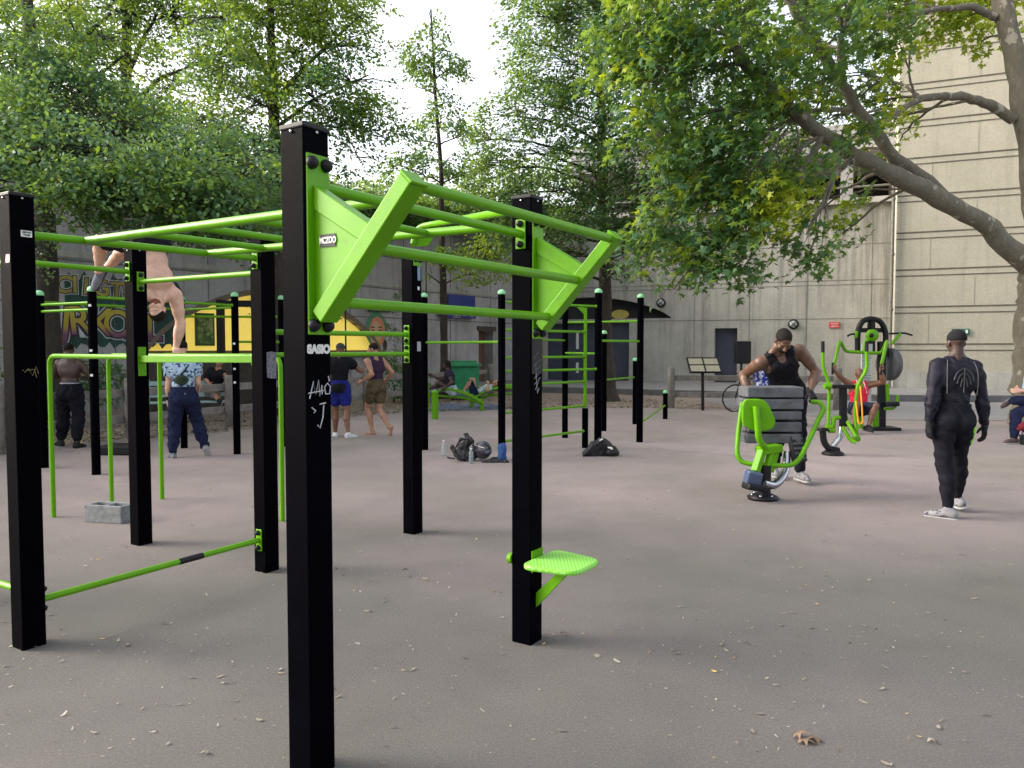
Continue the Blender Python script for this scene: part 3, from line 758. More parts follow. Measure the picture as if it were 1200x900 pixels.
mb = MB(); mb.box(WR.at((a + b) / 2, 3.4, -.62), (b - a + .4, .1, 1.5), np.stack([WR.d, -WR.n, V3(0, 0, 1)], 1)); mb.build('lunette_panel', M['dark'], root)
Rr = np.stack([WR.d, -WR.n, V3(0, 0, 1)], 1)
mb = MB(); w = (u1 - u0)
for i in range(3): mb.box(WR.at(u0 + w * (i + .5) / 3, 1.5, -.3), (w / 3 - .015, .08, 2.6), Rr)
dr = mb.build('double_door', M['door'], root)
mb = MB()
for px, py0, py1 in ((675, 389, 409), (675, 425, 437)): mb.box((WR.p(px, py0, -.22) + WR.p(px, py1, -.22)) / 2, (.12, .04, (py1 - py0) / 25.5), Rr)
mb.build('door_grille', M['white'], dr).parent = dr
mb = MB(); mb.box(WR.at((v0 + v1) / 2, 1.35, -.35), (v1 - v0 + .1, .06, 2.5), Rr); mb.build('small_door', M['door'], root)
# small yellow painted tag in the lunette
mb = MB(); mb.ell(WR.p(723, 368, -.53), (.42, .02, .22), Rr); mb.build('painted_mark', simple('yellow_mark', (.5, .42, .1), .8), root)
# deck / viaduct above the wall with dark opening under it
dk = thing('viaduct', WR.at(8, 7.6, -2), 'dark concrete viaduct deck on beams above the grey wall', 'viaduct')
mb = MB(); mb.beam(WR.at(3.5, 9.75, -3.2), WR.at(WR.L + 4, 9.75, -3.2), 6.5, .6); mb.beam(WR.at(3.52, 10.3, .0), WR.at(WR.L - .02, 10.3, .0), .25, .5); mb.build('deck', M['concL'], dk, bevel=.03)
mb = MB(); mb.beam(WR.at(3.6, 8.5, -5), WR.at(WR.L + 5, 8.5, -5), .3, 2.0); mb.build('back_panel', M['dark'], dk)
for i in range(4): MB().box(WR.at(3.9 + i * 3.7, 8.5, -.5), (.45, .45, 1.95), Rr).build('pillar', M['concL'], dk)
mb = MB(); mb.tube([WR.at(2, 8.05, .1), WR.at(WR.L, 8.05, .1)], .05, 8); mb.build('handrail', M['joint'], dk)
# ---- cream building
WB = Wall((13.95, 28.1), (26.5, 22.6), 22, 8)
root = thing('cream_building', WB.at(WB.L / 2, 0), 'tall cream stone building with paired horizontal grooves behind the plane tree', 'building')
mb = MB(); 
c = [WB.at(0, 0), WB.at(WB.L, 0), WB.at(WB.L, 0, -9), WB.at(0, 0, -9)]; mb.prism(c, (0, 0, 22)); mb.build('wall_face', M['stone'], root)
def groove(z0, z1, m=None):
    mb = MB(); mb.beam(WB.at(0, z0, .01), WB.at(WB.L, z0, .01), .02, .028); mb.beam(WB.at(0, z1, .01), WB.at(WB.L, z1, .01), .02, .04); return mb
zs = []
dB = WB.dep(1052)
for k in range(12):
    zc = W(1052, 407 - 43.3 * k, dB)[2]; groove(zc - .1, zc + .12).build('groove', M['jointp'], root)
mb = MB()
for k in range(12):
    for u in np.arange(1.1 + (k % 2) * 1.4, WB.L, 2.9):
        zc = W(1052, 407 - 43.3 * k, dB)[2]; mb.beam(WB.at(u, zc + .16, .002), WB.at(u, zc + 1.2, .002), .012, .006, up=WB.d)
mb.build('panel_joint', simple('fine_joint', (.22, .22, .18), .9), root)
mb = MB(); mb.beam(WB.at(0, .42, .03), WB.at(WB.L, .42, .03), .06, .84); mb.build('plinth', M['concR'], root)
pp = thing('drainpipe', WB.at(-.25, 0, .15), 'grey drainpipe where the grey wall meets the cream building', 'pipe')
mb = MB(); mb.tube([WB.at(-.12, 0.15, .12), WB.at(-.12, 7.6, .12)], .055, 10)
mb.build('pipe', M['joint'], pp)
[MB().cyl(WB.at(-.12, z, .12), WB.at(-.12, z + .08, .12), .075, 12).build('bracket', M['joint'], pp) for z in (1, 3, 5, 7)]
# wall lamps
def bulkhead(wl, px, py, r, label):
    t = thing('wall_lamp', wl.p(px, py, .05), label, 'lamp', 'round caged lamps on the concrete walls')
    R3 = np.stack([wl.d, V3(0, 0, 1), wl.n], 1)
    MB().lathe(wl.p(px, py, 0), [(r, 0), (r, .06), (r * .8, .1)], 20, R3).build('housing', M['black'], t)
    MB().lathe(wl.p(px, py, .08), [(r * .75, 0), (r * .6, .06), (.01, .09)], 20, R3).build('lens', simple('lamp_lens', (.3, .32, .33), .3), t)
    mb = MB(); c = wl.p(px, py, .16)
    for a_ in (math.pi / 4, -math.pi / 4):
        e = (wl.d * math.cos(a_) + V3(0, 0, 1) * math.sin(a_)) * r * .85; mb.tube([c - e - wl.n * .08, c - e * .5, c + e * .5, c + e - wl.n * .08], .016, 6)
    mb.build('cage', M['black'], t)
bulkhead(WR, 929, 380, .21, 'round caged lamp on the grey wall above the man in black tank top')
bulkhead(WR, 774, 355, .2, 'round caged lamp at the right end of the dark lunette arch')
bulkhead(WR, 597.5, 384, .2, 'round caged lamp just left of the nearest central black post')
def plate(name, wl, px, py, w, h, m, label, cat, o=.03, th=.03):
    mb = MB(); mb.box(wl.p(px, py, o), (w, th, h), np.stack([wl.d, -wl.n, V3(0, 0, 1)], 1)); ob = mb.build(name, m); return tag(ob, label, cat)
rs = thing('red_sign', WR.p(977, 381), 'small red notice plate on the grey wall beside the round lamp', 'sign')
MB().box(WR.p(977, 381, .03), (.4, .02, .24), Rr).build('plate', M['red'], rs)
for k, tx in enumerate(('DANGER', 'NO ENTRY')): pass
mb = MB(); [mb.box(WR.p(977, 379 + 2 * i, .045), (.3 - .06 * (i % 2), .006, .018), Rr) for i in range(3)]; mb.build('lettering', M['white'], rs)
gs = thing('exit_sign', WB.p(1125, 389), 'dark green sign plate on the cream wall above the man in black', 'sign')
RB = np.stack([WB.d, -WB.n, V3(0, 0, 1)], 1)
MB().box(WB.p(1124.5, 389, .04), (.55, .04, .22), RB).build('plate', simple('sign_green', (.01, .09, .06), .5), gs)
mb = MB(); [mb.box(WB.p(1124.5 + g * 7, 388.5, .065), (.07, .01, .12), RB) for g in (-1, 1)]; mb.build('pictogram', M['white'], gs)
# blue direction sign
bs = thing('direction_sign', WL.p(537, 366, .4), 'dark blue sign with wheelchair symbol and white arrow on the concrete wall', 'sign')
RL = np.stack([WL.d, -WL.n, V3(0, 0, 1)], 1)
for (px, py, w, h) in ((533, 366.5, 2.25, .42), (536.5, 353.5, 1.75, .5)): MB().box(WL.p(px, py, .2), (w, .08, h), RL).build('panel', M['blue'], bs)
mb = MB(); cc = WL.p(530, 366.5, .25)
q = lambda x, z: cc + WL.d * x + V3(0, 0, z)
t = np.linspace(0, 2 * math.pi, 14); mb.tube([q(-.02 + .1 * math.cos(a_), -.05 + .09 * math.sin(a_)) for a_ in t], .013, 6); mb.tube([q(-.02, .13), q(-.02, .0), q(.09, 0), q(.14, -.12)], .014, 6); mb.ell(q(-.02, .16), .03)
for s_ in ((-.19, -.19, -.19, .19), (-.19, .19, .19, .19), (.19, .19, .19, -.19), (.19, -.19, -.19, -.19)): mb.tube([q(s_[0], s_[1]), q(s_[2], s_[3])], .01, 5)
mb.build('wheelchair_symbol', M['white'], bs)
mb = MB(); cc = WL.p(539, 366.5, .25); mb.tube([q(-.12, .12), q(.12, -.12)], .022, 6); mb.tube([q(-.1, -.12), q(.12, -.12), q(.12, .1)], .022, 6); mb.build('arrow', M['white'], bs)
mb = MB(); cc = WL.p(547.5, 369, .25); mb.box(cc, (.12, .012, .16), RL); mb.build('small_plate', M['white'], bs)
# ---- rail fences
def rail_fence(name, pts, label, ph=1.1):
    t = thing(name, (*pts[0][:2], 0), label, 'fence')
    for p in pts:
        p = V3(p[0], p[1], 0); jz = random.uniform(-.02, .02)
        MB().lathe(p, [(.105, -.1), (.105, ph + jz - .03), (.09, ph + jz)], 12).build('post', M['wood'], t)
    for z in (.83, .36):
        for p, q_ in zip(pts[:-1], pts[1:]):
            p = V3(*p[:2], z); q_ = V3(*q_[:2], z); d_ = nrm(q_ - p); n_ = V3(-d_[1], d_[0], 0)
            MB().beam(p + n_ * .11, q_ + n_ * .11, .06, .15).build('rail', M['wood'], t, bevel=.012)
    return t
A0 = G(270, 500); st = nrm(G(430, 481) - A0) * np.linalg.norm(G(430, 481) - A0) / 2
rail_fence('rail_fence', [A0 + st * k for k in range(-3, 6)], 'weathered wooden rail fence along the graffiti wall on the left')
B0 = G(786, 478); rail_fence('rail_fence', [B0, B0 + V3(2.2, -.35, 0), B0 + V3(4.3, -.7, 0)], 'weathered grey wooden rail fence beside the info lectern', 1.12)
# dark palisade behind the bench
pf = thing('palisade_fence', (*W(270, 440, 19.5)[:2], 0), 'dark vertical slat fence below the yellow arch', 'fence')
p0, p1 = W(165, 440, 17.6), W(352, 440, 21.8); mb = MB(); n = 64
for i in range(n):
    p = p0 + (p1 - p0) * i / n; mb.box((p[0], p[1], .72 + random.uniform(-.02, .02)), (.08, .025, 1.35), np.stack([nrm(V3(p1[0] - p0[0], p1[1] - p0[1], 0)), nrm(V3(-(p1[1] - p0[1]), p1[0] - p0[0], 0)), V3(0, 0, 1)], 1))
tg = mb.build('slats', M['wood_dark'], pf)
mb = MB(); [mb.beam((p0[0], p0[1] + .04, z), (p1[0], p1[1] + .04, z), .05, .08) for z in (.35, 1.15)]; mb.build('rail', M['wood_dark'], pf)
# dark steel frame in front of the yellow arch
sf = thing('steel_frame', (*W(262, 460, 21)[:2], 0), 'black square steel frame in front of the yellow arch', 'frame')
for px in (260, 326): MB().box((*W(px, 460, 20.5)[:2], 1.47), (.17, .17, 2.94)).build('upright', M['black'], sf)
a_, b_ = W(257, 360, 20.5), W(329, 360, 20.5); MB().beam((a_[0], a_[1], 2.83), (b_[0], b_[1], 2.83), .15, .17).build('crossbeam', M['black'], sf)
# green skip bin
sb = thing('skip_bin', (*W(543, 470, 24.5)[:2], 0), 'dark green waste skip behind the sit-up benches', 'bin')
c = W(542, 440, 24.5); Rb = np.stack([V3(.97, .2, 0), V3(-.2, .97, 0), V3(0, 0, 1)], 1)
b0 = V3(c[0], c[1], 0); P = lambda x, y, z: b0 + Rb @ V3(x, y, z)
mb = MB(); lo = [P(-.42, -.3, .12), P(.42, -.3, .12), P(.42, .3, .12), P(-.42, .3, .12)]; hi = [P(-.5, -.4, 1.05), P(.5, -.4, 1.05), P(.5, .4, 1.05), P(-.5, .4, 1.05)]
mb.add(lo + hi, [(0, 1, 5, 4), (1, 2, 6, 5), (2, 3, 7, 6), (3, 0, 4, 7), (3, 2, 1, 0)]); mb.build('tub', M['bin'], sb)
mb = MB(); mb.box(P(0, -.05, 1.12), (1.08, .92, .1), Rb); mb.box(P(0, .3, 1.2), (1.0, .2, .1), Rb); mb.build('lid', M['bin'], sb, bevel=.02)
for g in (-1, 1): MB().cyl(P(g * .4, -.32, .1), P(g * .34, -.32, .1), .1, 12).build('wheel', M['tire'], sb)
# info lectern
il = thing('info_lectern', G(825, 481), 'tilted double info panel on a thin black pole by the rail fence', 'sign')
c = W(825, 428, 20.3); Rt = np.stack([V3(1, 0, 0), V3(0, .77, .64), V3(0, -.64, .77)], 1)
MB().tube([V3(*G(823.5, 481)[:2], 0), V3(c[0] - .03, c[1] + .03, c[2])], .04, 10).build('pole', M['black'], il)
for g in (-1, 1):
    for h_ in (-1, 1):
        MB().box(c + Rt @ V3(g * .2, h_ * .135, 0), (.37, .25, .03), Rt).build('panel', simple('panel_face', (.30, .28, .2), .5, 0, .15, 20), il)
mb = MB()
for g in (-1, 0, 1): mb.beam(c + Rt @ V3(g * .405, -.3, .0), c + Rt @ V3(g * .405, .3, .0), .04, .05, up=Rt[:, 2])
for g in (-1, 0, 1): mb.beam(c + Rt @ V3(-.42, g * .28, .001), c + Rt @ V3(.42, g * .28, .001), .04, .048, up=Rt[:, 2])
mb.build('panel_frame', M['black'], il, bevel=.01)
# dark board on a pole + bicycle behind the lifting man
bd = thing('notice_board', G(867, 481), 'dark box-shaped board on a pole in front of the small grey door', 'board')
c = W(870, 413, 20.3)
MB().tube([V3(*W(868, 480, 20.3)[:2], 0), V3(*W(868, 480, 20.3)[:2], 1.3)], .03, 8).build('pole', M['black'], bd)
MB().box(c, (.42, .2, .6), np.stack([V3(.97, .24, 0), V3(-.24, .97, 0), V3(0, 0, 1)], 1)).build('box', M['black'], bd, bevel=.03)
def bicycle(px, py, d):
    r = .35; t = thing('bicycle', (*W(px, py, d)[:2], 0), 'dark bicycle leaning on the rail fence behind the lifting man', 'bicycle')
    c0 = V3(*W(px, py, d)[:2], r); ax = nrm(V3(1, .12, 0)); c1 = c0 + ax * 1.05
    for c in (c0, c1):
        ts = np.linspace(0, 2 * math.pi, 33); w_ = MB().tube([c + ax * r * math.cos(a_) + V3(0, 0, r * math.sin(a_)) for a_ in ts], .021, 8, False).build('wheel', M['tire'], t)
        mb = MB(); [mb.tube([c, c + ax * (r - .01) * math.cos(a_) + V3(0, 0, (r - .01) * math.sin(a_))], .0025, 4) for a_ in np.linspace(0, 2 * math.pi, 19)[:-1]]; s_ = mb.build('spokes', M['steel'], t); s_.parent = w_
    q = lambda x, z: c0 + ax * x + V3(0, 0, z - r)
    mb = MB()
    for a_, b_ in (((.12, .88), (.48, .3)), ((.12, .88), (.62, .85)), ((.1, .8), (.48, .3)), ((.62, .85), (.48, .3)), ((.48, .3), (1.05, .35)), ((.62, .8), (1.05, .35)), ((.0, .35), (.14, .93)), ((.62, .85), (.64, .98))): mb.tube([q(*a_), q(*b_)], .018, 8)
    mb.build('frame', M['black'], t)
    mb = MB(); n_ = np.cross(ax, V3(0, 0, 1)); mb.tube([q(.02, .98) - n_ * .26, q(.12, 1.0) - n_ * .08, q(.12, 1.0) + n_ * .08, q(.02, .98) + n_ * .26], .014, 8); mb.build('handlebar', M['black'], t)
    MB().ell(q(.64, 1.0), (.13, .06, .03)).build('saddle', M['black'], t)
    MB().cyl(q(.48, .3) - n_ * .02, q(.48, .3) + n_ * .02, .09, 16).build('chainring', M['steel'], t)
bicycle(862, 465, 19.9)
# park bench on the left
def park_bench():
    c = W(222, 470, 17.2); t = thing('park_bench', (c[0], c[1], 0), 'pale blue slatted park bench behind the left rail fence', 'bench')
    ax = nrm(V3(st[0], st[1], 0)); n_ = V3(ax[1], -ax[0], 0); ax = nrm(V3(1, .35, 0)); n_ = V3(ax[1], -ax[0], 0)
    q = lambda a_, b_, z: V3(c[0], c[1], 0) + ax * a_ + n_ * b_ + V3(0, 0, z)
    for k in range(4): MB().beam(q(-1.0, -.05 + k * .12, .45), q(1.0, -.05 + k * .12, .45), .1, .03).build('seat_slat', M['benchmint'], t, bevel=.006)
    for k in range(3): MB().beam(q(-1.0, -.14 - .02 * k, .6 + k * .13), q(1.0, -.14 - .02 * k, .6 + k * .13), .03, .1).build('back_slat', M['benchmint'], t, bevel=.006)
    for g in (-.85, .85):
        mb = MB(); mb.beam(q(g, .3, .0), q(g, .3, .43), .05, .05, up=ax); mb.beam(q(g, -.1, .0), q(g, -.2, .95), .05, .05, up=ax); mb.beam(q(g, -.12, .41), q(g, .33, .41), .05, .04); mb.build('leg', M['benchmint'], t)
park_bench()
# ================================================================= WORKOUT FRAME (square posts)
HP = 2.465; HB = 2.27; SQ = .125
pA = W(360.5, 450, 2.94); pA[2] = 0
pB = G(617.5, 750); pC = G(34.5, 756); pD = G(166, 637); pE = G(313, 668); pF = G(484, 624)
uu = nrm(pB - pA); nn = V3(uu[1], -uu[0], 0)
RU = np.stack([nn, uu, V3(0, 0, 1)], 1)
pH = pD + (pC - pE); 
fr = thing('exercise_rig', (*((pA + pE) / 2)[:2], 0), 'large black-posted climbing frame with bright green monkey bars in the foreground', 'climbing frame')
bolt_m = M['black']
def bolt_(mb, c, n, r=.024): mb.lathe(c, [(r, 0), (r, .008), (r * .8, .02), (r * .3, .028)], 12, np.stack([nrm(np.cross(n, (0, 0.001, 1))), np.cross(n, nrm(np.cross(n, (0, .001, 1)))), n], 1))
def square_post(p, h, parent, axes, cap=True, scr=True):
    x, y = axes; R = np.stack([x, y, V3(0, 0, 1)], 1)
    o = MB().box((p[0], p[1], h / 2 - .1), (SQ, SQ, h + .2), R).build('post', M['post'], parent, bevel=.006)
    mb = MB(); mb.box((p[0], p[1], h + .008), (SQ + .008, SQ + .008, .022), R); c_ = mb.build('post_cap', M['black'], o, bevel=.006)
    for sx_ in ((1, 0), (-1, 0), (0, 1), (0, -1)): MB().ell(V3(p[0], p[1], h - .012) + (x * sx_[0] + y * sx_[1]) * (SQ / 2 + .003), .007, None, 8, 6).build('cap_screw', M['steel'], c_)
    return o
posts = {}
# hexagon of C,E,D,H uses the C->E / E->D axes
ce = nrm(pE - pC); cn = V3(ce[1], -ce[0], 0)
for nm, p in (('A', pA), ('B', pB), ('E', pE), ('F', pF)): posts[nm] = square_post(p, HP, fr, (nn, uu))
for nm, p in (('C', pC), ('D', pD), ('H', pH)): posts[nm] = square_post(p, HP, fr, (nn, uu))
class Bolts:
    def __init__(s): s.l = []
    def build(s, name, m, parent):
        for q_ in s.l:
            mb = MB(); bolt_(mb, *q_); mb.build(name, m, parent)
def bolt(g_, c, n, r=.024): g_.l.append((c, n, r))
def endplate(mb, gb, c, n, r=.0):
    """green lozenge plate with two black bolts on a post face with normal n"""
    n = nrm(n); x = nrm(np.cross((0, 0, 1), n)); R = np.stack([x, n, V3(0, 0, 1)], 1)
    mb.box(c + n * .004, (.062, .008, .16), R)
    for s_ in (-1, 1): bolt(gb, c + n * .008 + V3(0, 0, s_ * .055), n, .019)
def face_to(p, q, axes=(None)):
    d = q - p; best = max((nn, -nn, uu, -uu), key=lambda a_: np.dot(nrm(V3(d[0], d[1], 0)), a_)); return best
gbar = []
def hbar(p, q, zp, zq=None, r=.021, name='bar'):
    zq = zp if zq is None else zq; fa = face_to(p, q); fb = face_to(q, p)
    a_ = V3(p[0], p[1], zp) + fa * (SQ / 2 + .002); b_ = V3(q[0], q[1], zq) + fb * (SQ / 2 + .002)
    o = MB().tube([a_, a_ + (b_ - a_) * .5, b_], r, 16).build(name, M['green'], fr)
    for e_, f_ in ((a_, fa), (b_, fb)):
        mb = MB(); gb = Bolts(); endplate(mb, gb, e_, f_); mb.build('bracket', M['green'], o, bevel=.003); gb.build('bolt', bolt_m, o)
    return a_, b_
ab = hbar(pA, pB, HB, r=.022)
cea, ceb = hbar(pC, pE, HB, 2.30, .023)
hbar(pD, pE, 2.2); hbar(pH, pD, 2.28); hbar(pC, pH, 2.27); hbar(pC, pH, 2.12); hbar(pC, pE, .24, .24, .02); hbar(pC, pH, .3, .3, .02)
hbar(pE, pF, 1.77); hbar(pE, pF, 1.60, None, .018)
# worn dark patch on the low bar
t0 = .55; a_ = V3(*pC[:2], .24); b_ = V3(*pE[:2], .24)
MB().tube([a_ + (b_ - a_) * .56, a_ + (b_ - a_) * .67], .0206, 14).build('worn_patch', M['black'], fr)
# beam D-E at bar height
fa = face_to(pD, pE); fb = face_to(pE, pD); za = 1.56
a_ = V3(*pD[:2], za) + fa * (SQ / 2); b_ = V3(*pE[:2], za + .01) + fb * (SQ / 2)
o = MB().beam(a_, b_, .045, .056).build('beam', M['green'], fr, bevel=.004)
mb = MB(); gb = MB(); mb.box(a_ + fa * .003 - V3(0, 0, .02), (.07, .008, .24), np.stack([np.cross(fa, (0, 0, 1)), fa, V3(0, 0, 1)], 1)); mb.build('bracket', M['green'], o)
# monkey ladder from bar CE to bar AB
CE = lambda t: cea + (ceb - cea) * t
AB = lambda u_: V3(*(pA + uu * u_)[:2], HB)
r1 = (CE(.20), AB(.42)); r2 = (CE(.74), AB(1.24))
for p, q in (r1, r2): MB().tube([p, (p + q) / 2, q], .0235, 16).build('ladder_rail', M['green'], fr)
for t in (.25, .44, .63, .82):
    p = r1[0] + (r1[1] - r1[0]) * t; q = r2[0] + (r2[1] - r2[0]) * t; MB().tube([p, q], .019, 14).build('rung', M['green'], fr)
# wedge consoles on A and B carrying three sloping bars
tipA = Z(487, 211, 2.25); s_out = np.dot(tipA - pA, nn) + .075
def wedge(p, post):
    f = V3(p[0], p[1], 0) + nn * (SQ / 2)
    q = lambda o_, z, w_=0: f + nn * o_ + uu * w_ + V3(0, 0, z)
    zt, zb = 2.37, 1.70
    w = thing('tmp', (0, 0, 0), None, None) if False else None
    o = MB().box(q(.005, (zt + zb) / 2), (.01, SQ * .86, zt - zb), RU).build('console', M['green'], fr, bevel=.003)
    so = s_out - SQ / 2
    P = lambda o_, z: q(o_, z)
    a_, b_ = q(.035, 1.765), q(so, 2.225)
    MB().beam(a_, b_, .085, .062, up=(0, 0, 1)).build('console_strut', M['green'], o, bevel=.005)
    mb = MB(); pr = [q(.01, 2.255), q(.01, 2.165), q(so * .58, 2.015), q(so * .665, 2.075)]; d_ = nrm(b_ - a_)
    mb.prism([x - uu * .029 for x in pr], uu * .058); mb.build('console_brace', M['green'], o, bevel=.004)
    mb = MB(); pr = [q(.01, 2.22), q(.01, 1.75), q(so * .62, 2.05)]; mb.prism([x - uu * .022 for x in pr], uu * .044); mb.build('web_plate', M['green'], o)
    mb = MB(); mb.box(b_ + d_ * .004, (.09, .012, .07), np.stack([uu, d_, np.cross(uu, d_)], 1)); mb.build('end_cap', M['green'], o, bevel=.004)
    mb = Bolts()
    for zz in (2.335, 1.735):
        for s_ in (-1, 1): bolt(mb, q(.01, zz, s_ * .035), nn, .025)
    mb.build('bolt', bolt_m, o)
    return lambda t: a_ + (b_ - a_) * t
wa, wb = wedge(pA, None), wedge(pB, None)
for t in (.97, .53, .12):
    p, q = wa(t) + uu * .04, wb(t) - uu * .04; MB().tube([p, q], .0215, 16).build('pull_up_bar', M['green'], fr)
# console and curved bars on F
f = V3(pF[0], pF[1], 0); sc = -nn
q = lambda o_, z, w_=0: f + nn * o_ + uu * w_ + V3(0, 0, z)
mb = MB(); mb.box(q(SQ / 2 + .005, 2.44), (.01, SQ * .8, .14), RU); o = mb.build('console', M['green'], fr)
mb = MB(); pr = [W(480, 276, pF[1]), W(509, 277, pF[1]), W(501, 288, pF[1]), W(482, 289, pF[1])]; mb.prism(pr, V3(0, .02, 0)); mb.build('web_plate', M['green_flat'], o)
mb = Bolts(); bolt(mb, q(SQ / 2 + .01, 2.42, -.03), nn, .02); bolt(mb, q(SQ / 2 + .01, 2.42, .03), nn, .02); mb.build('bolt', bolt_m, o)
dF, dB_ = pF[1], pB[1]
c1 = rounded([W(484, 286, dF), W(489, 266, dF), W(512, 262, dF - .2), W(592, 248.5, dB_ + .25), W(622, 244, dB_)], .12)
MB().tube(c1, .026, 14).build('curved_bar', M['green'], fr)
# stickers and markings
st_ = posts['A']
fl = V3(pA[0], pA[1], 0) + nn * (SQ / 2 + .0015); lf = V3(pA[0], pA[1], 0) - uu * (SQ / 2 + .0015)
text_obj('SASIO', .043, .0008, M['white'], st_, fl + V3(0, 0, 1.645) , uu, nn, 'lettering', .003, .98)
# chalk tag: scribble strokes
def scrib(p, strokes, xd, nd, parent, m, r=.0022, name='paint_tag'):
    mb = MB()
    for s_ in strokes: mb.tube([p + xd * a_ + V3(0, 0, b_) + nd * .001 for a_, b_ in s_], r, 5)
    mb.build(name, m, parent)
scrib(fl + V3(0, 0, 1.475), [[(a_, b_ * .68) for a_, b_ in q_] for q_ in [[(-.05, -.02), (-.03, .075), (-.02, 0), (-.005, .08), (.0, -.01), (.012, .05), (.012, .0)], [(-.055, .01), (.02, .02)], [(.03, .0), (.025, .04), (.04, .06), (.055, .04), (.05, .0), (.03, 0)], [(.045, .1), (.05, .07)],
     [(-.04, -.07), (-.02, -.09), (-.03, -.1)], [(.02, -.06), (.015, -.13), (.0, -.19), (-.012, -.17)], [(.0, -.055), (.03, -.05)]]], uu, nn, st_, M['chalk'], .0026)
wl = V3(pA[0], pA[1], 0) + nn * (SQ / 2 + .082) - uu * .0245
mb = MB(); mb.box(wl + V3(0, 0, 2.045) - uu * .0005, (.078, .001, .047), np.stack([nn, -uu, V3(0, 0, 1)], 1)); mb.build('sticker', M['black'], fr)
text_obj('MCZOO', .0315, .0006, M['white'], fr, wl + V3(0, 0, 2.045) - uu * .002, nn, -uu, 'sticker_lettering', .0012, .72)
def sticker(post, p, px, py, w, h, m, face, name='sticker', jag=True):
    n = face; x = nrm(np.cross((0, 0, 1), n)); pl = V3(p[0], p[1], 0) + n * (SQ / 2 + .002)
    r = ray(px, py); t = np.dot(pl - CAM, n) / np.dot(r, n); c = CAM + r * t
    P = [c + x * (a_ * w / 2 * random.uniform(.85, 1.1)) + V3(0, 0, b_ * h / 2 * random.uniform(.88, 1.08)) for a_, b_ in ((-1, -1), (0, -1.05), (1, -1), (1.04, 0), (1, 1), (0, 1.04), (-1, 1), (-1.03, 0))] if jag else [c + x * a_ * w / 2 + V3(0, 0, b_ * h / 2) for a_, b_ in ((-1, -1), (1, -1), (1, 1), (-1, 1))]
    MB().prism([q_ - n * .001 for q_ in P], n * .0015).build(name, m, post); return c
faces = {k: None for k in posts}
cC = sticker(posts['C'], pC, 31, 274, .056, .034, M['white'], nn, jag=False)
text_obj('URBAN\nTEAM', .014, .0004, M['black'], posts['C'], cC + nn * .001, uu, nn, 'sticker_lettering', .0006)
sticker(posts['C'], pC, 9, 303, .045, .045, simple('pink_sticker', (.5, .3, .3), .6), -uu)
scrib(sticker(posts['C'], pC, 38, 436, .002, .002, M['post'], nn) + V3(0, 0, 0), [[(-.04, 0), (-.02, .02), (0, -.02), (.02, .03), (.03, -.01)], [(-.03, .01), (.01, .015), (.02, -.03)], [(-.05, .01), (-.045, .012)]], uu, nn, posts['C'], simple('gold_scrawl', (.2, .16, .06), .8), .0018)
sticker(posts['F'], pF, 491, 320, .04, .125, simple('blue_grey_sticker', (.12, .2, .3), .5), nn); sticker(posts['F'], pF, 490.5, 305, .036, .036, M['white'], nn); sticker(posts['F'], pF, 490.5, 338, .026, .03, M['white'], nn)
sticker(posts['F'], pF, 491, 406, .05, .085, simple('grey_sticker', (.25, .26, .28), .6), nn, jag=False)
sticker(posts['E'], pE, 318, 428, .085, .19, simple('torn_sticker', (.13, .13, .15), .9, 0, .6, 60), nn)
# loose scratched cover on B
pb = V3(pB[0], pB[1], 0) + nn * (SQ / 2 + .002)
scrib(pb + V3(0, 0, 1.53), [[(-.045, .02), (.04, .06)], [(-.04, .06), (.01, .1)], [(-.045, -.02), (.035, .03), (-.03, -.05), (.04, -.01)], [(-.03, -.08), (.03, -.04), (-.02, -.11)], [(0, -.13), (.02, -.1)], [(-.02, .04), (.0, -.12)]], uu, nn, posts['B'], M['chalk'], .0013)
MB().box(pb + V3(0, 0, 1.61), (.004, .112, .2), RU).build('cover_plate', M['black'], posts['B'], bevel=.002)
# ---- green step seat on B
ss = thing('step_plate', pB, 'bright green rounded step plate bracketed low on the black post', 'step')
zc = .49; c = V3(*pB[:2], zc); fr_ = nn
S_out = [(SQ / 2 + .005 , -.22), (.40, -.20), (.46, -.12), (.46, .12), (.40, .2), (SQ / 2 + .005, .22), (-.06, .2), (-.075, .085), (SQ / 2 + .004, .085), (SQ / 2 + .004, -.085), (-.075, -.085), (-.06, -.2)]
def round_poly(pts, r=.05, n=5):
    out = []; m_ = len(pts)
    for i in range(m_):
        a_, b_, c_ = [V3(*pts[(i + k) % m_], 0) for k in (-1, 0, 1)]; ra = min(r, np.linalg.norm(a_ - b_) * .45); rc = min(r, np.linalg.norm(c_ - b_) * .45)
        out += [tuple(x[:2]) for x in arc(b_ + nrm(a_ - b_) * ra, b_, b_ + nrm(c_ - b_) * rc, n)]
    return out
poly = round_poly([(SQ / 2 + .006, -.19), (.33, -.19), (.40, 0), (.33, .19), (SQ / 2 + .006, .19)], .11, 8)
poly = round_poly([(SQ / 2 + .006, -.2), (.40, -.15), (.40, .15), (SQ / 2 + .006, .2)], .09, 8)
def mk_checker():
    m, nt, N, L, P = newmat('tread_green'); v = coords(N, L, (1, 1, 1)); P.inputs['Base Color'].default_value = (.17, .52, .03, 1); P.inputs['Roughness'].default_value = .35
    vo = N.new('ShaderNodeTexVoronoi'); vo.inputs['Scale'].default_value = 55; vo.inputs['Randomness'].default_value = .1; L.new(v, vo.inputs['Vector'])
    c_ = ramp(N, L, vo.outputs['Distance'], [(.25, (.36, .66, .22)), (.42, (.16, .5, .03))]); L.new(c_, P.inputs['Base Color']); bump(N, L, P, vo.outputs['Distance'], -.6, .004); return m
pts = [V3(pB[0], pB[1], zc) + nn * x + uu * y for x, y in poly]
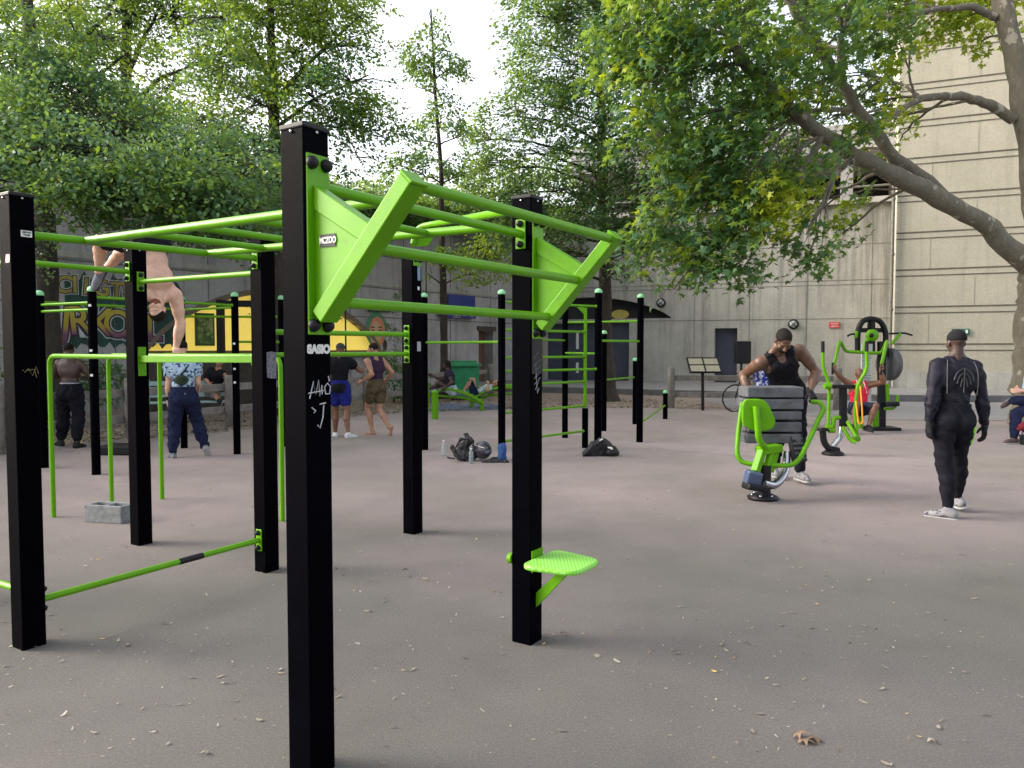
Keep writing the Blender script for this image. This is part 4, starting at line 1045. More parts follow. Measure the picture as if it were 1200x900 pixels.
MB().prism([p - V3(0, 0, .03) for p in pts], (0, 0, .03)).build('tread', mk_checker(), ss, bevel=.012)
mb = MB(); mb.prism([V3(pB[0], pB[1], zc - .035) + nn * (SQ / 2 + .004) + uu * y + nn * x + V3(0, 0, z) for x, y, z in ((0, -.012, -.17), (.17, -.012, 0), (.23, -.012, 0), (0, -.012, -.25))], uu * .024)
mb.build('bracket', M['green'], ss)
mb = MB(); mb.box(V3(pB[0], pB[1], zc - .02) + nn * (SQ / 2 + .004), (.006, .115, .12), RU); mb.build('mounting_plate', M['green_flat'], ss)
MB().cyl(V3(*pB[:2], zc - .02) - nn * (SQ / 2 - .0) - uu * .05 , V3(*pB[:2], zc - .02) - nn * (SQ / 2 + .025) - uu * .05, .03, 14).build('bolt', M['green'], ss)
# ---- parallel dip bars behind D
pb_ = thing('dip_bars', (*((pD + G(131, 590)) / 2)[:2], 0), 'three bent green dip bars standing left of the square black posts', 'dip bars')
l1, l2, l3 = G(63, 606), G(131, 590), G(190, 585); zb = 1.575
def dip(p, end, leg_at_end, R_=.12):
    e = V3(end[0], end[1], zb); pts_ = [V3(p[0], p[1], -.03), V3(p[0], p[1], zb), e]
    if leg_at_end: pts_.append(V3(end[0], end[1], -.03))
    MB().tube(rounded(pts_, R_, 8), .0225, 14).build('bar', M['green'], pb_)
dip(l1, pD - nn * 0.07 + V3(0, 0, 0), False); dip(l2, l2 + nn * 2.35, True); dip(l3, l3 + nn * 1.95, True)
hand_bar = (l2 + nn * .30, l3 + nn * .26)
# ================================================================= round-post stations
def rpost(parent, px, py, top, r=.055, cap=True):
    p = G(px, py); h = W(px, top, p[1])[2]
    o = MB().cyl((p[0], p[1], -.05), (p[0], p[1], h - .05), r, 18).build('post', M['post'], parent)
    MB().dome((p[0], p[1], h - .055), r * 1.06, .055).build('post_cap', M['mint'], o)
    return V3(p[0], p[1], h)
def rbar(parent, a, b, za, zb_=None, r=.019, stick=0):
    zb_ = za if zb_ is None else zb_; A_ = V3(a[0], a[1], za); B_ = V3(b[0], b[1], zb_); d_ = nrm(B_ - A_)
    o = MB().tube([A_ + d_ * .05, B_ - d_ * .05 + d_ * stick], r, 12).build('bar', M['green'], parent)
    mb = MB(); mb.ell(B_ - d_ * .055 + d_ * stick, r * 1.45, None, 10, 8); mb.build('end_knob', M['green'], o)
s1 = thing('pull_up_station', G(190, 535), 'round black posts with mint caps and pull-up bars left behind the square frame', 'pull-up station')
P1 = rpost(s1, 113, 556, 335); P2 = rpost(s1, 52, 548, 340); P3 = rpost(s1, 216, 525, 346); P4 = rpost(s1, 278, 532, 342)
rbar(s1, P2, P1, 2.24); rbar(s1, P2, P1, 2.15); rbar(s1, P1, P4, 2.31); rbar(s1, P2, P3, 2.28); rbar(s1, P3, P4, 2.28, None); 
PX = G(330, 523); rbar(s1, P3, V3(PX[0], PX[1], 0), 2.17); rbar(s1, P4, V3(PX[0], PX[1], 0), 1.75)
PXp = rpost(s1, 332, 523, 346)
mb = MB(); 
for p, px, zs_ in ((P1, 113, (1.62, 1.3, 2.2)), (P4, 278, (1.72, 1.33, 1.12))):
    for z in zs_: mb.box((p[0], p[1] - .054, z), (.035, .012, .03))
mb.build('sticker', M['white'], s1)
s2 = thing('wall_bar_station', G(640, 530), 'round black posts with mint caps joined by green wall bars behind the right square post', 'wall bars')
Q1 = rpost(s2, 498, 527, 343); Q2 = rpost(s2, 588, 540, 339); Q3 = rpost(s2, 662, 513, 346); Q4 = rpost(s2, 700.5, 527, 338, .06)
Q5 = rpost(s2, 707.5, 505, 387); Q6 = rpost(s2, 744, 497, 419); Q7 = rpost(s2, 749.5, 518, 344, .058); Q8 = rpost(s2, 779.5, 491, 457)
rbar(s2, Q1, Q2, 1.74); rbar(s2, Q3, Q7, 2.12); rbar(s2, Q4, Q7, 1.77, None, .02, .06); rbar(s2, Q5, Q6, 1.02, None, .018, .05); rbar(s2, Q7, Q8, .32, None, .018, .04); rbar(s2, Q3, Q4, 1.56)
sp = G(685.5, 525); SP = V3(sp[0], sp[1], 0); sd = sp[1]
MB().box((sp[0], sp[1], .33), (.10, .06, .66), np.eye(3)).build('stile_base', M['post'], s2, bevel=.01)
MB().box((sp[0], sp[1], (.68 + W(685, 361, sd)[2]) / 2), (.05, .04, W(685, 361, sd)[2] - .68)).build('stile', M['green'], s2, bevel=.005)
zt = W(685, 360, sd)[2]; rbar(s2, Q2, Q4, zt)
MB().prism([(sp[0] - .02, sp[1] - .01, zt - .12), (sp[0] - .02, sp[1] - .01, zt), (sp[0] - .14, sp[1] - .01, zt)], (0, .02, 0)).build('gusset', M['green'], s2)
for y_ in (389, 418, 447, 475.5): 
    z_ = W(683, y_, sd)[2]; rbar(s2, Q2, SP, z_)
rbar(s2, Q2, SP, W(681, 505, sd)[2]); rbar(s2, Q2, Q4, W(695, 432.5, Q4[1])[2]); rbar(s2, Q2, Q3, W(660, 399, Q3[1])[2], None, .018, .05)
# ================================================================= concrete block
cb = G(123, 613); t = thing('concrete_block', cb, 'hollow grey concrete block lying on the ground beneath the dip bars', 'block')
Rk = np.stack([nrm(V3(.97, -.22, 0)), nrm(V3(.22, .97, 0)), V3(0, 0, 1)], 1); c = cb + V3(0, .1, 0)
q = lambda x, y, z: c + Rk @ V3(x, y, z)
mb = MB(); H_ = .165
for y_ in (-.085, .085): mb.box(q(0, y_, H_ / 2), (.41, .033, H_), Rk)
for x_ in (-.19, 0, .19): mb.box(q(x_, 0, H_ / 2 - .001), (.035, .137, H_ - .002), Rk)
mb.box(q(.0, 0, .02), (.34, .135, .03), Rk)
mb.build('block_body', M['block'], t, bevel=.008)
# ================================================================= bags and bottles
def lump(name, m, prims, parent=None, vox=.014, wr=.006, k=.03):
    S = SDF(k); 
    for p_ in prims: getattr(S, p_[0])(*p_[1:])
    S.wr = wr; V, F = S.mesh(vox); return np_mesh(name, V, F, m, parent, None, True)
M['bag'] = mk_cloth('black_nylon', (.010, .010, .014), .4, .6, None, 20, .5, .4); M['bag2'] = mk_cloth('navy_bag', (.012, .014, .028), .3, .7)
g = G(702, 535); d_ = g[1]; t = thing('backpack', g, 'slumped black backpack lying against the wall-bar post', 'bag')
w = lambda px, py, dd=0: W(px, py, d_ + dd)
lump('bag_body', M['bag'], [('cap', w(690, 531, .1), w(716, 529, .15), .085, .1), ('cap', w(697, 524, .12), w(710, 522, .12), .1, .085), ('cap', w(714, 530, -.02), w(720, 530, 0), .05, .05), ('cap', w(686, 532, .05), w(705, 517, .12), .05, .06), ('cap', w(705, 517, .12), w(722, 531, .12), .05, .05)], t, .012)
lump('strap', M['bag'], [('cap', w(684, 534, -.02), w(696, 522, -.03), .02), ('cap', w(696, 522, -.03), w(706, 516, 0), .02), ('cap', w(706, 516, 0), w(718, 527, -.04), .02)], t, .01)
lump('zip_tag', M['white'], [('cap', w(713, 524, -.04), w(717, 526, -.05), .016)], t, .008); lump('label', M['white'], [('cap', w(703, 516, -.02), w(706, 514.5, -.02), .012)], t, .008)
g = G(549, 541); d_ = g[1]; t = thing('rucksack', g, 'black rucksack heaped on the ground beside the helmet', 'bag')
lump('bag_body', M['bag'], [('cap', w(540, 533, .1), w(553, 532, .1), .08, .09), ('cap', w(543, 524, .1), w(550, 517, .1), .07, .06), ('cap', w(550, 517, .1), w(546, 509, .12), .05, .03), ('cap', w(534, 533, .06), w(530, 524, .1), .035, .03), ('cap', w(536, 536, 0), w(545, 538, 0), .03, .03)], t, .012, .009)
lump('strap', M['bag'], [('cap', w(532, 528, -.02), w(540, 515, 0), .016), ('cap', w(540, 515, 0), w(552, 514, .0), .016), ('cap', w(552, 514, 0), w(556, 530, -.05), .016), ('cap', w(524, 536, -.08), w(536, 538, -.1), .012)], t, .008)
t = thing('motorcycle_helmet', G(567, 540), 'glossy dark helmet resting beside the black rucksack', 'helmet'); d_ = G(567, 540)[1]
hc = w(565.5, 527.5, .03)
S = SDF(.01); S.ell(hc, (.135, .15, .135)); S.cut(hc - V3(0, 0, .12), (0, 0, -1)); S.sub('ell', hc + V3(.1, -.09, -.02), (.085, .09, .05)); V, F = S.mesh(.007); np_mesh('shell', V, F, M['helmet'], t, None, True)
mb = MB(); mb.ell(hc + V3(.055, -.045, -.018), (.085, .1, .055), None, 16, 12); mb.build('visor', simple('visor', (.05, .06, .08), .08, 0, .1, 4, 0, 60, .8), t)
MB().tube([hc + V3(-.10, -.07, .08), hc + V3(-.03, -.13, .065), hc + V3(.03, -.14, .05)], .006, 6).build('stripe', M['white'], t)
def bottle(px, py, label, h=.24, m=None, r=.034, cap=M['white']):
    p = G(px, py); t = thing('bottle', p, label, 'bottle')
    MB().lathe(p, [(r * .9, 0), (r, .01), (r, h * .3), (r * .93, h * .34), (r, h * .38), (r, h * .68), (r * .45, h * .88), (r * .42, h * .93)], 16).build('bottle_body', m or M['bottle'], t)
    MB().cyl(p + V3(0, 0, h * .925), p + V3(0, 0, h), r * .5, 12).build('bottle_cap', cap, t)
bottle(520, 534, 'clear plastic bottle standing left of the rucksack'); bottle(552, 543, 'clear plastic bottle standing in front of the rucksack', .22)
p = G(589, 541); t = thing('towel', p, 'blue towel tied round the foot of the round black post', 'towel'); d_ = p[1]
lump('towel_cloth', mk_cloth('blue_towel', (.03, .07, .19), .3), [('cap', w(588.5, 536, 0), w(588.5, 524, 0), .065, .062)], t, .009, .007)
t = thing('jacket', p + V3(-.15, -.1, 0), 'crumpled black jacket at the foot of the post with the blue towel', 'clothing')
lump('jacket_cloth', M['bag'], [('cap', w(570, 540.5, -.08), w(594, 541, -.1), .028, .025), ('cap', w(578, 538.5, .0), w(588, 539, 0), .04, .03), ('cap', w(566, 542, -.1), w(580, 541.5, -.1), .016, .02)], t, .009, .008)
# low black plinth behind dip bars
p = W(143, 536, 12.0); tag(MB().box((p[0], p[1], .07), (.55, .5, .14)).build('step_block', M['black'], bevel=.02), 'low black rubber step block on the ground behind the dip bars', 'step')
# ================================================================= MACHINES
def tubeobj(name, pts, r, m, parent, rd=.08, n=12): return MB().tube(rounded(pts, rd, 6), r, n).build(name, m, parent)
# -- rocking press machine with a stack of slabs
m1 = thing('press_machine', G(894, 588), 'green leg press machine loaded with a stack of grey slabs, man leaning over it', 'exercise machine')
D = G(894, 586)[1]; w = lambda px, py, dd=0: W(px, py, D + dd)
b0 = G(894, 585)
MB().lathe(b0, [(.16, 0), (.165, .03), (.12, .055), (.07, .07)], 22).build('base', M['black'], m1)
mb = MB(); [mb.ell(b0 + V3(.12 * math.cos(a_), .12 * math.sin(a_), .05), .016, None, 8, 6) for a_ in np.arange(0, 6.2, 1.05)]; mb.build('bolt', M['steel'], m1)
MB().tube([w(896, 584), w(897, 545)], .062, 16).build('column', M['black'], m1)
tubeobj('chrome_arm', [w(895, 566, -.05), w(908, 570, 0), w(920, 556, .1), w(923, 530, .2)], .045, M['steel'], m1, .12)
mb = MB(); Rf = np.stack([nrm(V3(.94, .1, -.2)), nrm(V3(-.1, .97, .1)), nrm(V3(.2, -.1, .97))], 1); mb.box(w(882, 561, -.1), (.17, .12, .17), Rf); mb.build('pivot_box', simple('blue_grey_casing', (.05, .07, .13), .4), m1, bevel=.02)
mb = MB(); mb.beam(w(873, 569, -.16), w(896, 573, -.1), .16, .07); mb.build('foot_rest', M['black'], m1, bevel=.02)
MB().beam(w(885, 553, -.08), w(893, 528, .0), .08, .08).build('lever', M['green'], m1, bevel=.01)
MB().beam(w(900, 552, 0), w(908, 524, .05), .07, .12).build('lever', M['green'], m1, bevel=.01)
mb = MB(); mb.beam(w(890, 528, .05), w(912, 524, .1), .2, .08); mb.build('carriage', M['green'], m1, bevel=.01)
tubeobj('handle_frame', [w(870, 472, .25), w(866, 500, .2), w(863, 533, .1), w(870, 543, .08), w(900, 545, 0), w(928, 546, .0), w(938, 537, .05), w(950, 512, .15), w(960, 490, .2), w(966, 479, .22), w(961, 471, .24), w(951, 471, .3)], .027, M['green'], m1, .1)
bp = [(870, 474), (874, 467.5), (893, 467.5), (901, 473), (910, 494), (907, 502), (897, 506), (882, 505), (870, 498)]
P3_ = [w(*x, -.02) for x in bp]; sm_ = round_poly([(x[0], x[2]) for x in P3_], .05, 4)
MB().prism([(x, w(890, 480, -.02)[1], z) for x, z in sm_], (0, .05, 0)).build('backrest', M['green'], m1, bevel=.015)
tubeobj('backrest_strut', [w(886, 476, -.06), w(888, 500, -.08), w(889, 516, -.08), w(899, 528, 0)], .035, M['green'], m1, .1)
for k, (x0, x1, y0, y1) in enumerate(((870.5, 935, 452, 465.5), (869, 935, 466, 479), (872, 933, 480, 491), (871, 933, 492.5, 505), (869, 932, 506, 518))):
    a_ = w(x0, (y0 + y1) / 2, .32); b_ = w(x1, (y0 + y1) / 2, .32)
    tag(MB().beam(a_, b_, .36, abs(w(0, y0)[2] - w(0, y1)[2]) - .008).build('weight_slab', M['slab'], bevel=.012),
        'grey weight slab on the press machine, %s of the stack' % ('topmost', 'second from the top', 'middle one', 'second from the bottom', 'lowest')[k], 'weight', 'grey slabs stacked on the press machine')
mb = MB(); 
Rp = np.stack([nrm(V3(.95, .3, 0)), nrm(V3(-.3, .9, -.3)), nrm(V3(-.09, .3, .95))], 1); pc = w(934, 525, .15)
mb.box(pc, (.17, .06, .31), Rp); tp = mb.build('pedal', M['tire'], m1, bevel=.01)
mb = MB(); [mb.box(pc + Rp @ V3(.0, -.034, -.12 + .055 * k), (.13, .008, .02), Rp) for k in range(5)]; mb.build('tread_bar', M['slab'], tp)
# -- stepper with two tall handles
m2 = thing('cross_trainer', G(976, 534), 'green cross trainer with two tall black-gripped handles between the two seated machines', 'exercise machine')
D = G(976, 533)[1]; w = lambda px, py, dd=0: W(px, py, D + dd)
MB().lathe(G(976, 533), [(.16, 0), (.165, .03), (.12, .06), (.08, .07)], 20).build('base', M['black'], m2)
tubeobj('column', [w(964, 503), w(965, 518), w(972, 527), w(983, 528)], .05, M['black'], m2, .1)
tubeobj('chrome_arm', [w(976, 523), w(985, 512), w(987, 498, .1)], .045, M['steel'], m2, .1)
tubeobj('handle', [w(964.3, 412), w(964.6, 432, 0), w(972, 448), w(970.5, 502)], .026, M['green'], m2, .12)
tubeobj('handle', [w(1015.6, 412, -.1), w(1016, 434, -.1), w(1005, 450, -.1), w(1002, 480, -.1), w(1004, 512, -.1)], .028, M['green'], m2, .12)
for px, dd in ((964.3, 0), (1015.7, -.1)): MB().tube([w(px, 413, dd), w(px, 400, dd)], .027, 12).build('grip', M['black'], m2)
MB().beam(w(973, 453), w(1009, 453), .14, .06).build('crossbeam', M['black'], m2, bevel=.01)
MB().beam(w(988, 455), w(988, 500), .1, .08, up=(0, 1, 0)).build('mast', M['black'], m2, bevel=.01)
for px, py in ((970, 452.5), (1006, 453)): MB().tube([w(px - 4, py, -.05), w(px + 4, py, -.05)], .045, 14).build('collar', M['green'], m2)
for px, py in ((974, 504), (1003, 514), (971, 501)): MB().tube([w(px - 3, py, -.02), w(px + 4, py, -.02)], .045, 12).build('collar', M['green'], m2)
tubeobj('pedal_arm', [w(976, 506), w(977, 489), w(993, 490)], .035, M['green'], m2, .05)
tubeobj('pedal_arm', [w(987, 500, -.1), w(996, 515, -.15), w(1003, 519, -.2)], .03, M['green'], m2, .05)
tubeobj('pedal_arm', [w(993, 494, -.05), w(1003, 512, -.2)], .03, M['green'], m2, .05)
MB().beam(w(959, 503, -.1), w(971, 503, .05), .12, .05).build('foot_plate', M['black'], m2, bevel=.01)
MB().tube(rounded([w(1008, 452, -.2), w(1010, 475, -.22), w(1011, 496, -.2), w(1006, 497, -.2), w(1003, 470, -.2)], .05), .012, 8).build('elastic_band', M['orange'], m2)
# -- chest press station
m3 = thing('chest_press', G(1035, 503), 'green and black chest press station used by the seated man in red', 'exercise machine')
D = 15.5; w = lambda px, py, dd=0: W(px, py, D + dd)
MB().box((w(1032, 500)[0], D, .03), (.6, .5, .06)).build('base_plate', M['black'], m3, bevel=.01)
MB().beam(w(1033, 502, .1), w(1033, 400, .1), .12, .14, up=(0, 1, 0)).build('column', M['black'], m3, bevel=.01)
mb = MB(); a0 = [w(1005, 414, .15), w(1005, 388, .15), w(1010, 376, .15), w(1021, 373, .15), w(1032, 376, .15), w(1038, 388, .15), w(1038, 418, .15)]
mb.tube(rounded(a0, .12), .055, 10); mb.beam(w(1006, 387, .18), w(1037, 387, .18), .05, .09); mb.beam(w(1021, 376, .18), w(1021, 414, .18), .08, .18, up=(0, 1, 0)); mb.build('hood', M['black'], m3)
mb = MB(); mb.box((w(1024.5, 0)[0], D + .0, (w(0, 403)[2] + w(0, 478)[2]) / 2), (.22, .04, w(0, 403)[2] - w(0, 478)[2])); mb.build('info_plate', simple('info_plate', (.42, .44, .44), .5, 0, .1), m3, bevel=.01)
mb = MB(); [mb.box((w(1024.5, 0)[0] + random.uniform(-.02, .02), D - .022, z), (.15, .004, .012)) for z in np.arange(.8, 1.5, .05)]; mb.build('instructions', M['kerb'], m3)
MB().lathe(w(1021, 393, -.05), [(.12, 0), (.12, .08), (.05, .1)], 18, np.stack([V3(1, 0, 0), V3(0, 0, 1), V3(0, -1, 0)], 1)).build('hub', M['green'], m3); MB().lathe(w(1021, 393, -.16), [(.045, 0), (.045, .02), (.02, .03)], 14, np.stack([V3(1, 0, 0), V3(0, 0, 1), V3(0, -1, 0)], 1)).build('hub_cap', M['black'], m3)
tubeobj('press_arm', [w(977, 429, -.5), w(984, 399, -.4), w(991, 412, -.2), w(1033, 414, -.2), w(1040, 398, -.4), w(1033, 427, -.5)], .033, M['green'], m3, .08)
for px, py in ((976, 430), (1033, 430)): MB().tube([w(px, py - 5, -.5), w(px - .5, py + 9, -.52)], .022, 10).build('grip', M['black'], m3)
tubeobj('arm_link', [w(1021, 395, -.1), w(1014, 400, -.1), w(1012, 413, -.15)], .035, M['green'], m3, .06)
tubeobj('rear_arm', [w(1044, 403, .1), w(1049, 399, .1), w(1055, 390, .1)], .03, M['green'], m3, .06)
MB().tube(rounded([w(1042, 391, .1), w(1060, 390, .1), w(1069, 393, .1)], .08), .02, 8).build('rear_handle', M['black'], m3)
MB().tube(rounded([w(993, 394, .1), w(997, 391.5, .1), w(1003, 391.5, .1)], .05), .02, 8).build('rear_handle', M['black'], m3)
MB().tube([w(1003, 396, .1), w(1004, 388, .1)], .035, 10).build('collar', M['green'], m3)
Rw = np.stack([V3(0, 1, 0), V3(0, 0, 1), V3(1, 0, 0)], 1)
Rw = np.stack([nrm(V3(-.28, .96, 0)), V3(0, 0, 1), nrm(V3(.96, .28, 0))], 1)
MB().lathe(w(1039, 427, .2), [(.30, 0), (.335, .02), (.335, .1), (.3, .12), (.1, .13)], 30, Rw).build('flywheel', simple('wheel_grey', (.06, .065, .075), .6), m3)
MB().beam(w(1036, 474, 0), w(1052, 473, .0), .2, .09).build('rear_seat', M['black'], m3, bevel=.02)
tubeobj('rear_leg', [w(1052, 463, .0), w(1051, 474, 0), w(1047, 479, .0), w(1036, 479, 0)], .03, M['green'], m3, .06)
tubeobj('rear_leg', [w(1039, 450, .05), w(1040, 470, .05)], .045, M['green'], m3, .06)
MB().beam(w(1026, 500, -.1), w(1026, 479, -.1), .1, .1, up=(0, 1, 0)).build('seat_post', M['green'], m3, bevel=.01)
MB().box(w(1009, 484, -.25), (.4, .36, .06)).build('seat', M['black'], m3, bevel=.02)
tubeobj('seat_frame', [V3(*w(1009, 484, -.25)[:2], .05), w(1009, 486, -.25)], .045, M['green'], m3, .06)
# -- sit-up benches
def situp(px, py, d, flip, label):
    t = thing('sit_up_bench', (*W(px, py, d)[:2], 0), label, 'exercise bench', 'green sit-up benches by the rail fence')
    o = V3(*W(px, py, d)[:2], 0); q = lambda x, y, z: o + V3(x * flip, y, z)
    for y_ in (-.2, .2): MB().tube(rounded([q(0, y_, .55), q(.35, y_, .58), q(.8, y_, .42), q(1.15, y_, .22)], .15), .03, 10).build('frame_tube', M['green'], t)
    for k, x in enumerate(np.linspace(.1, 1.1, 9)):
        z = np.interp(x, [0, .35, .8, 1.15], [.56, .59, .43, .24]); MB().beam(q(x, -.22, z + .02), q(x, .22, z + .02), .07, .025, up=(0, 0, 1)).build('slat', M['green'], t)
    MB().tube([q(-.3, -.2, .0), q(-.3, -.2, .62)], .055, 12).build('leg', M['green'], t); MB().tube([q(1.12, 0, .0), q(1.12, 0, .22)], .05, 12).build('leg', M['green'], t)
    MB().tube([q(-.35, 0, .42), q(.6, 0, .35), q(1.1, 0, .2)], .035, 10).build('spine', M['green'], t)
    MB().tube([q(-.3, -.3, .68), q(-.3, .3, .68)], .055, 12).build('foot_roller', M['green'], t)
situp(515, 478, 20.2, 1, 'green sit-up bench with a man sitting up on it')
situp(600, 476, 21.2, -1, 'green sit-up bench with a person lying back on it')
b_ = G(510, 491); t = thing('bench_stub', b_, 'short thick green bollard post in front of the sit-up benches', 'post'); MB().cyl(b_, b_ + V3(0, 0, .62), .075, 16).build('shaft', M['green'], t); MB().dome(b_ + V3(0, 0, .62), .078, .06).build('rounded_top', M['green'], t)
mb = MB(); mb.prism([G(500, 481) + V3(0, 0, .006), G(585, 480) + V3(0, 0, .006), G(590, 474) + V3(0, 0, .006), G(520, 473) + V3(0, 0, .006)], (0, 0, .006)); tag(mb.build('blue_mat', simple('blue_mat', (.10, .14, .22), .8)), 'flat blue mat on the ground beneath the sit-up benches', 'mat')
# ================================================================= PEOPLE
M['glove'] = mk_cloth('black_glove', (.012, .012, .015), .3, .7)
M['blacktop'] = mk_cloth('black_jersey', (.006, .006, .009), .35, .8, None, 20, .5, .15)
M['navy'] = mk_cloth('navy_trousers', (.011, .015, .042), .3)
M['darkpants'] = mk_cloth('dark_trousers', (.007, .007, .012), .3)
M['shoe_grey'] = mk_cloth('grey_trainers', (.2, .2, .215), .25, .7, (.06, .06, .07), 30, .6); M['shoe_black'] = mk_cloth('black_trainers', (.02, .02, .022), .3)
M['shoe_white'] = mk_cloth('white_trainers', (.55, .55, .58), .2); M['sole'] = simple('white_sole', (.3, .3, .3), .7); M['sole_d'] = simple('dark_sole', (.03, .03, .03), .7)
V = V3
def stand(): pass
# 1. man in black tank top leaning on the slabs (faces the camera)
D = 9.25; w = lambda px, py, dd=0: W(px, py, D + dd)
pel = w(921, 458, .08); nk = w(911, 401, -.30); T = nk - pel
f = Fig(pel, T, (-1, -.08, 0), [w(949, 459, -.35), w(879, 464, -.06)], [W(938, 561, 9.35), W(906, 556, 9.75)], [V(1, .55, -.1), V(-.35, 1, .1)], [V(.1, -1, 0), V(0, -1, .1)],
        head_up=V(.02, -.72, .68), look=V(0, -.6, -.8), toes=[V(.1, -1, 0), V(-.15, -1, 0)], h=2.06, bulk=1.08, broad=1.16, vox=.012)
f.body('person', 'man in black tank top leaning on the slab stack of the press machine', SK['dark'], hands=((.9, V(0, .2, -1), 0, V(.15, -.6, -.55)), (.35, V(0, .2, -1), 0, V(-.1, -.75, -.35))), hair='short', handskin=False, hires=.0055, thick=1.08)
f.shirt(M['blacktop'], .012, tank=True, hem=-.02, name='tank_top'); f.trousers(M['darkpants'], .026, 1.93, top=.1, wr=.008); f.shoes(M['shoe_grey'], M['sole']); f.beard(M['hair'])
# 2. man in black training suit walking away
D = 7.43; w = lambda px, py, dd=0: W(px, py, D + dd)
pel = w(1117, 487); nk = w(1123.5, 417, .0); T = V(nk[0] - pel[0], .03, nk[2] - pel[2])
f = Fig(pel, T, (1, -.04, 0), [w(1089, 496, -.04), w(1154, 500, .02)], [W(1111, 597, 7.4), W(1121, 592, 7.75)], [V(-.5, -.8, 0), V(.5, -.8, 0)], [V(-.1, 1, 0), V(.1, 1, 0)],
        head_up=V(.02, .08, 1), look=V(.05, 1, 0), toes=[V(-.75, .6, 0), V(-.1, 1, 0)], h=1.84, bulk=.95, vox=.011, broad=1.0)
f.body('person', 'man in black long-sleeved training top and gloves walking away on the right', SK['deep'], hands=((.3, V(1, .2, 0), 0, V(.02, .1, -1)), (.32, V(-1, .2, 0), 0, V(.05, .1, -1))), handskin=False, hires=.0055, thick=1.12)
def mk_black_suit():
    m = mk_cloth('black_compression', (.006, .006, .013), .3, .6, None, 20, .5, .2); return m
M['suit'] = mk_black_suit()
f.shirt(M['suit'], .011, 1.93, hem=-.07, name='long_sleeve_top', wr=.006); f.trousers(M['darkpants'], .020, 1.95, wr=.005, flare=-.004); f.shoes(M['shoe_grey'], M['sole']); f.cap_hat(mk_cloth('black_beanie', (.012, .012, .014), .3))
# back emblem and piping, neon patch (raised strips hugging the back)
yb = lambda x, z: f.P(x, -.155 + .25 * x * x + .02 * (z - .35), z)
mb = MB()
for g_ in (-1, 1):
    for (a_, b_, c_) in (((0, .44), (.075, .43), (.09, .33)), ((0, .40), (.05, .39), (.062, .30)), ((0, .36), (.025, .35), (.03, .27))):
        mb.tube(arc(yb(g_ * a_[0], a_[1]), yb(g_ * b_[0], b_[1]), yb(g_ * c_[0], c_[1])), .0055, 5)
mb.tube([yb(0, .45), yb(0, .22)], .006, 5); mb.build('back_emblem', simple('emblem_grey', (.018, .02, .024), .5), f.root)
mb = MB()
for g_ in (-1, 1): mb.tube(arc(f.P(g_ * .12, -.07, .52), f.P(g_ * .155, -.14, .42), f.P(g_ * .135, -.13, .20), 9), .003, 5)
mb.build('piping', simple('piping', (.09, .09, .1), .6), f.root)
hp = f.hip[1]; kn = f.kn[1]; 
S = SDF(.01); a_ = hp + (kn - hp) * .22 + V(.105, -.03, 0); S.cap(a_, hp + (kn - hp) * .62 + V(.082, -.03, 0), .022, .016); f.part('neon_panel', S, simple('neon_green', (.25, .75, .03), .5), .006)
# 3. shirtless man at the back left
D = 12.75; w = lambda px, py, dd=0: W(px, py, D + dd)
f = Fig(w(82, 458), (0, .02, 1), (1, .1, 0), [w(84, 436, .25), w(98, 441, .22)], [W(71, 518, 12.9), W(90, 519, 12.65)], [V(-.8, -.5, -.3), V(.9, -.5, -.3)], [V(0, 1, 0), V(0, 1, 0)], head_up=V(-.12, .1, 1), look=V(-.3, 1, -.2), toes=[V(-.7, .5, 0), V(.1, .7, 0)], h=1.78, vox=.015, bulk=1.03)
f.body('person', 'shirtless man in dark trousers standing with his back turned behind the dip bars', SK['deep'], hair='short', hires=.009)
f.trousers(M['darkpants'], .035, 1.8, wr=.01, top=.12); f.shoes(M['shoe_black'], M['sole_d'])
S = SDF(.01); S.ell(f.P(0, 0, .125), (.16, .12, .022), f.O); f.part('waistband', S, mk_cloth('waistband', (.3, .3, .36)), .01)
# 4. man in patterned shirt walking
D = 11.5; w = lambda px, py, dd=0: W(px, py, D + dd); Fd = nrm(V(-.45, .9, 0)); Rr_ = V(Fd[1], -Fd[0], 0)
pel = w(215, 463); pel[2] = .95
f = Fig(pel, V(-.02, .03, 1), Rr_, [w(197, 470, .05), w(232, 458, .35)], [W(202, 531, 11.5), W(241, 525, 11.75)], [-Fd, -Fd], [Fd, Fd], head_up=V(-.1, .15, 1), look=Fd + V(0, 0, -.2), toes=[nrm(Fd + V(-.5, -.3, 0)), nrm(V(.0, .5, -.75))], h=1.83, vox=.014)
f.body('person', 'man in blue patterned shirt and navy trousers walking past the dip bars', SK['light'], hair='short', hires=.008)
f.shirt(mk_cloth('tropical_shirt', (.36, .48, .60), .15, .85, (.03, .06, .12), 26, .56), .02, .45, hem=-.06, name='shirt', wr=.006); f.trousers(M['navy'], .03, 1.9, wr=.01); f.shoes(M['shoe_grey'], M['sole'])
S = SDF(.02); S.ell(f.P(-.03, -.17, .22), (.1, .05, .075), f.O); bg = f.part('crossbody_bag', S, mk_cloth('camo_bag', (.03, .045, .03), .5), .01)
mb = MB(); mb.tube([f.P(-.08, -.15, .24), f.P(.02, -.145, .36), f.P(.12, -.07, .52)], .012, 6); mb.build('strap', M['darkpants'], f.root)
S = SDF(.005); S.cap(f.wr[0] + nrm(f.el[0] - f.wr[0]) * .02, f.wr[0] + nrm(f.el[0] - f.wr[0]) * .05, .034, .036); f.part('wristwatch', S, M['black'], .007)
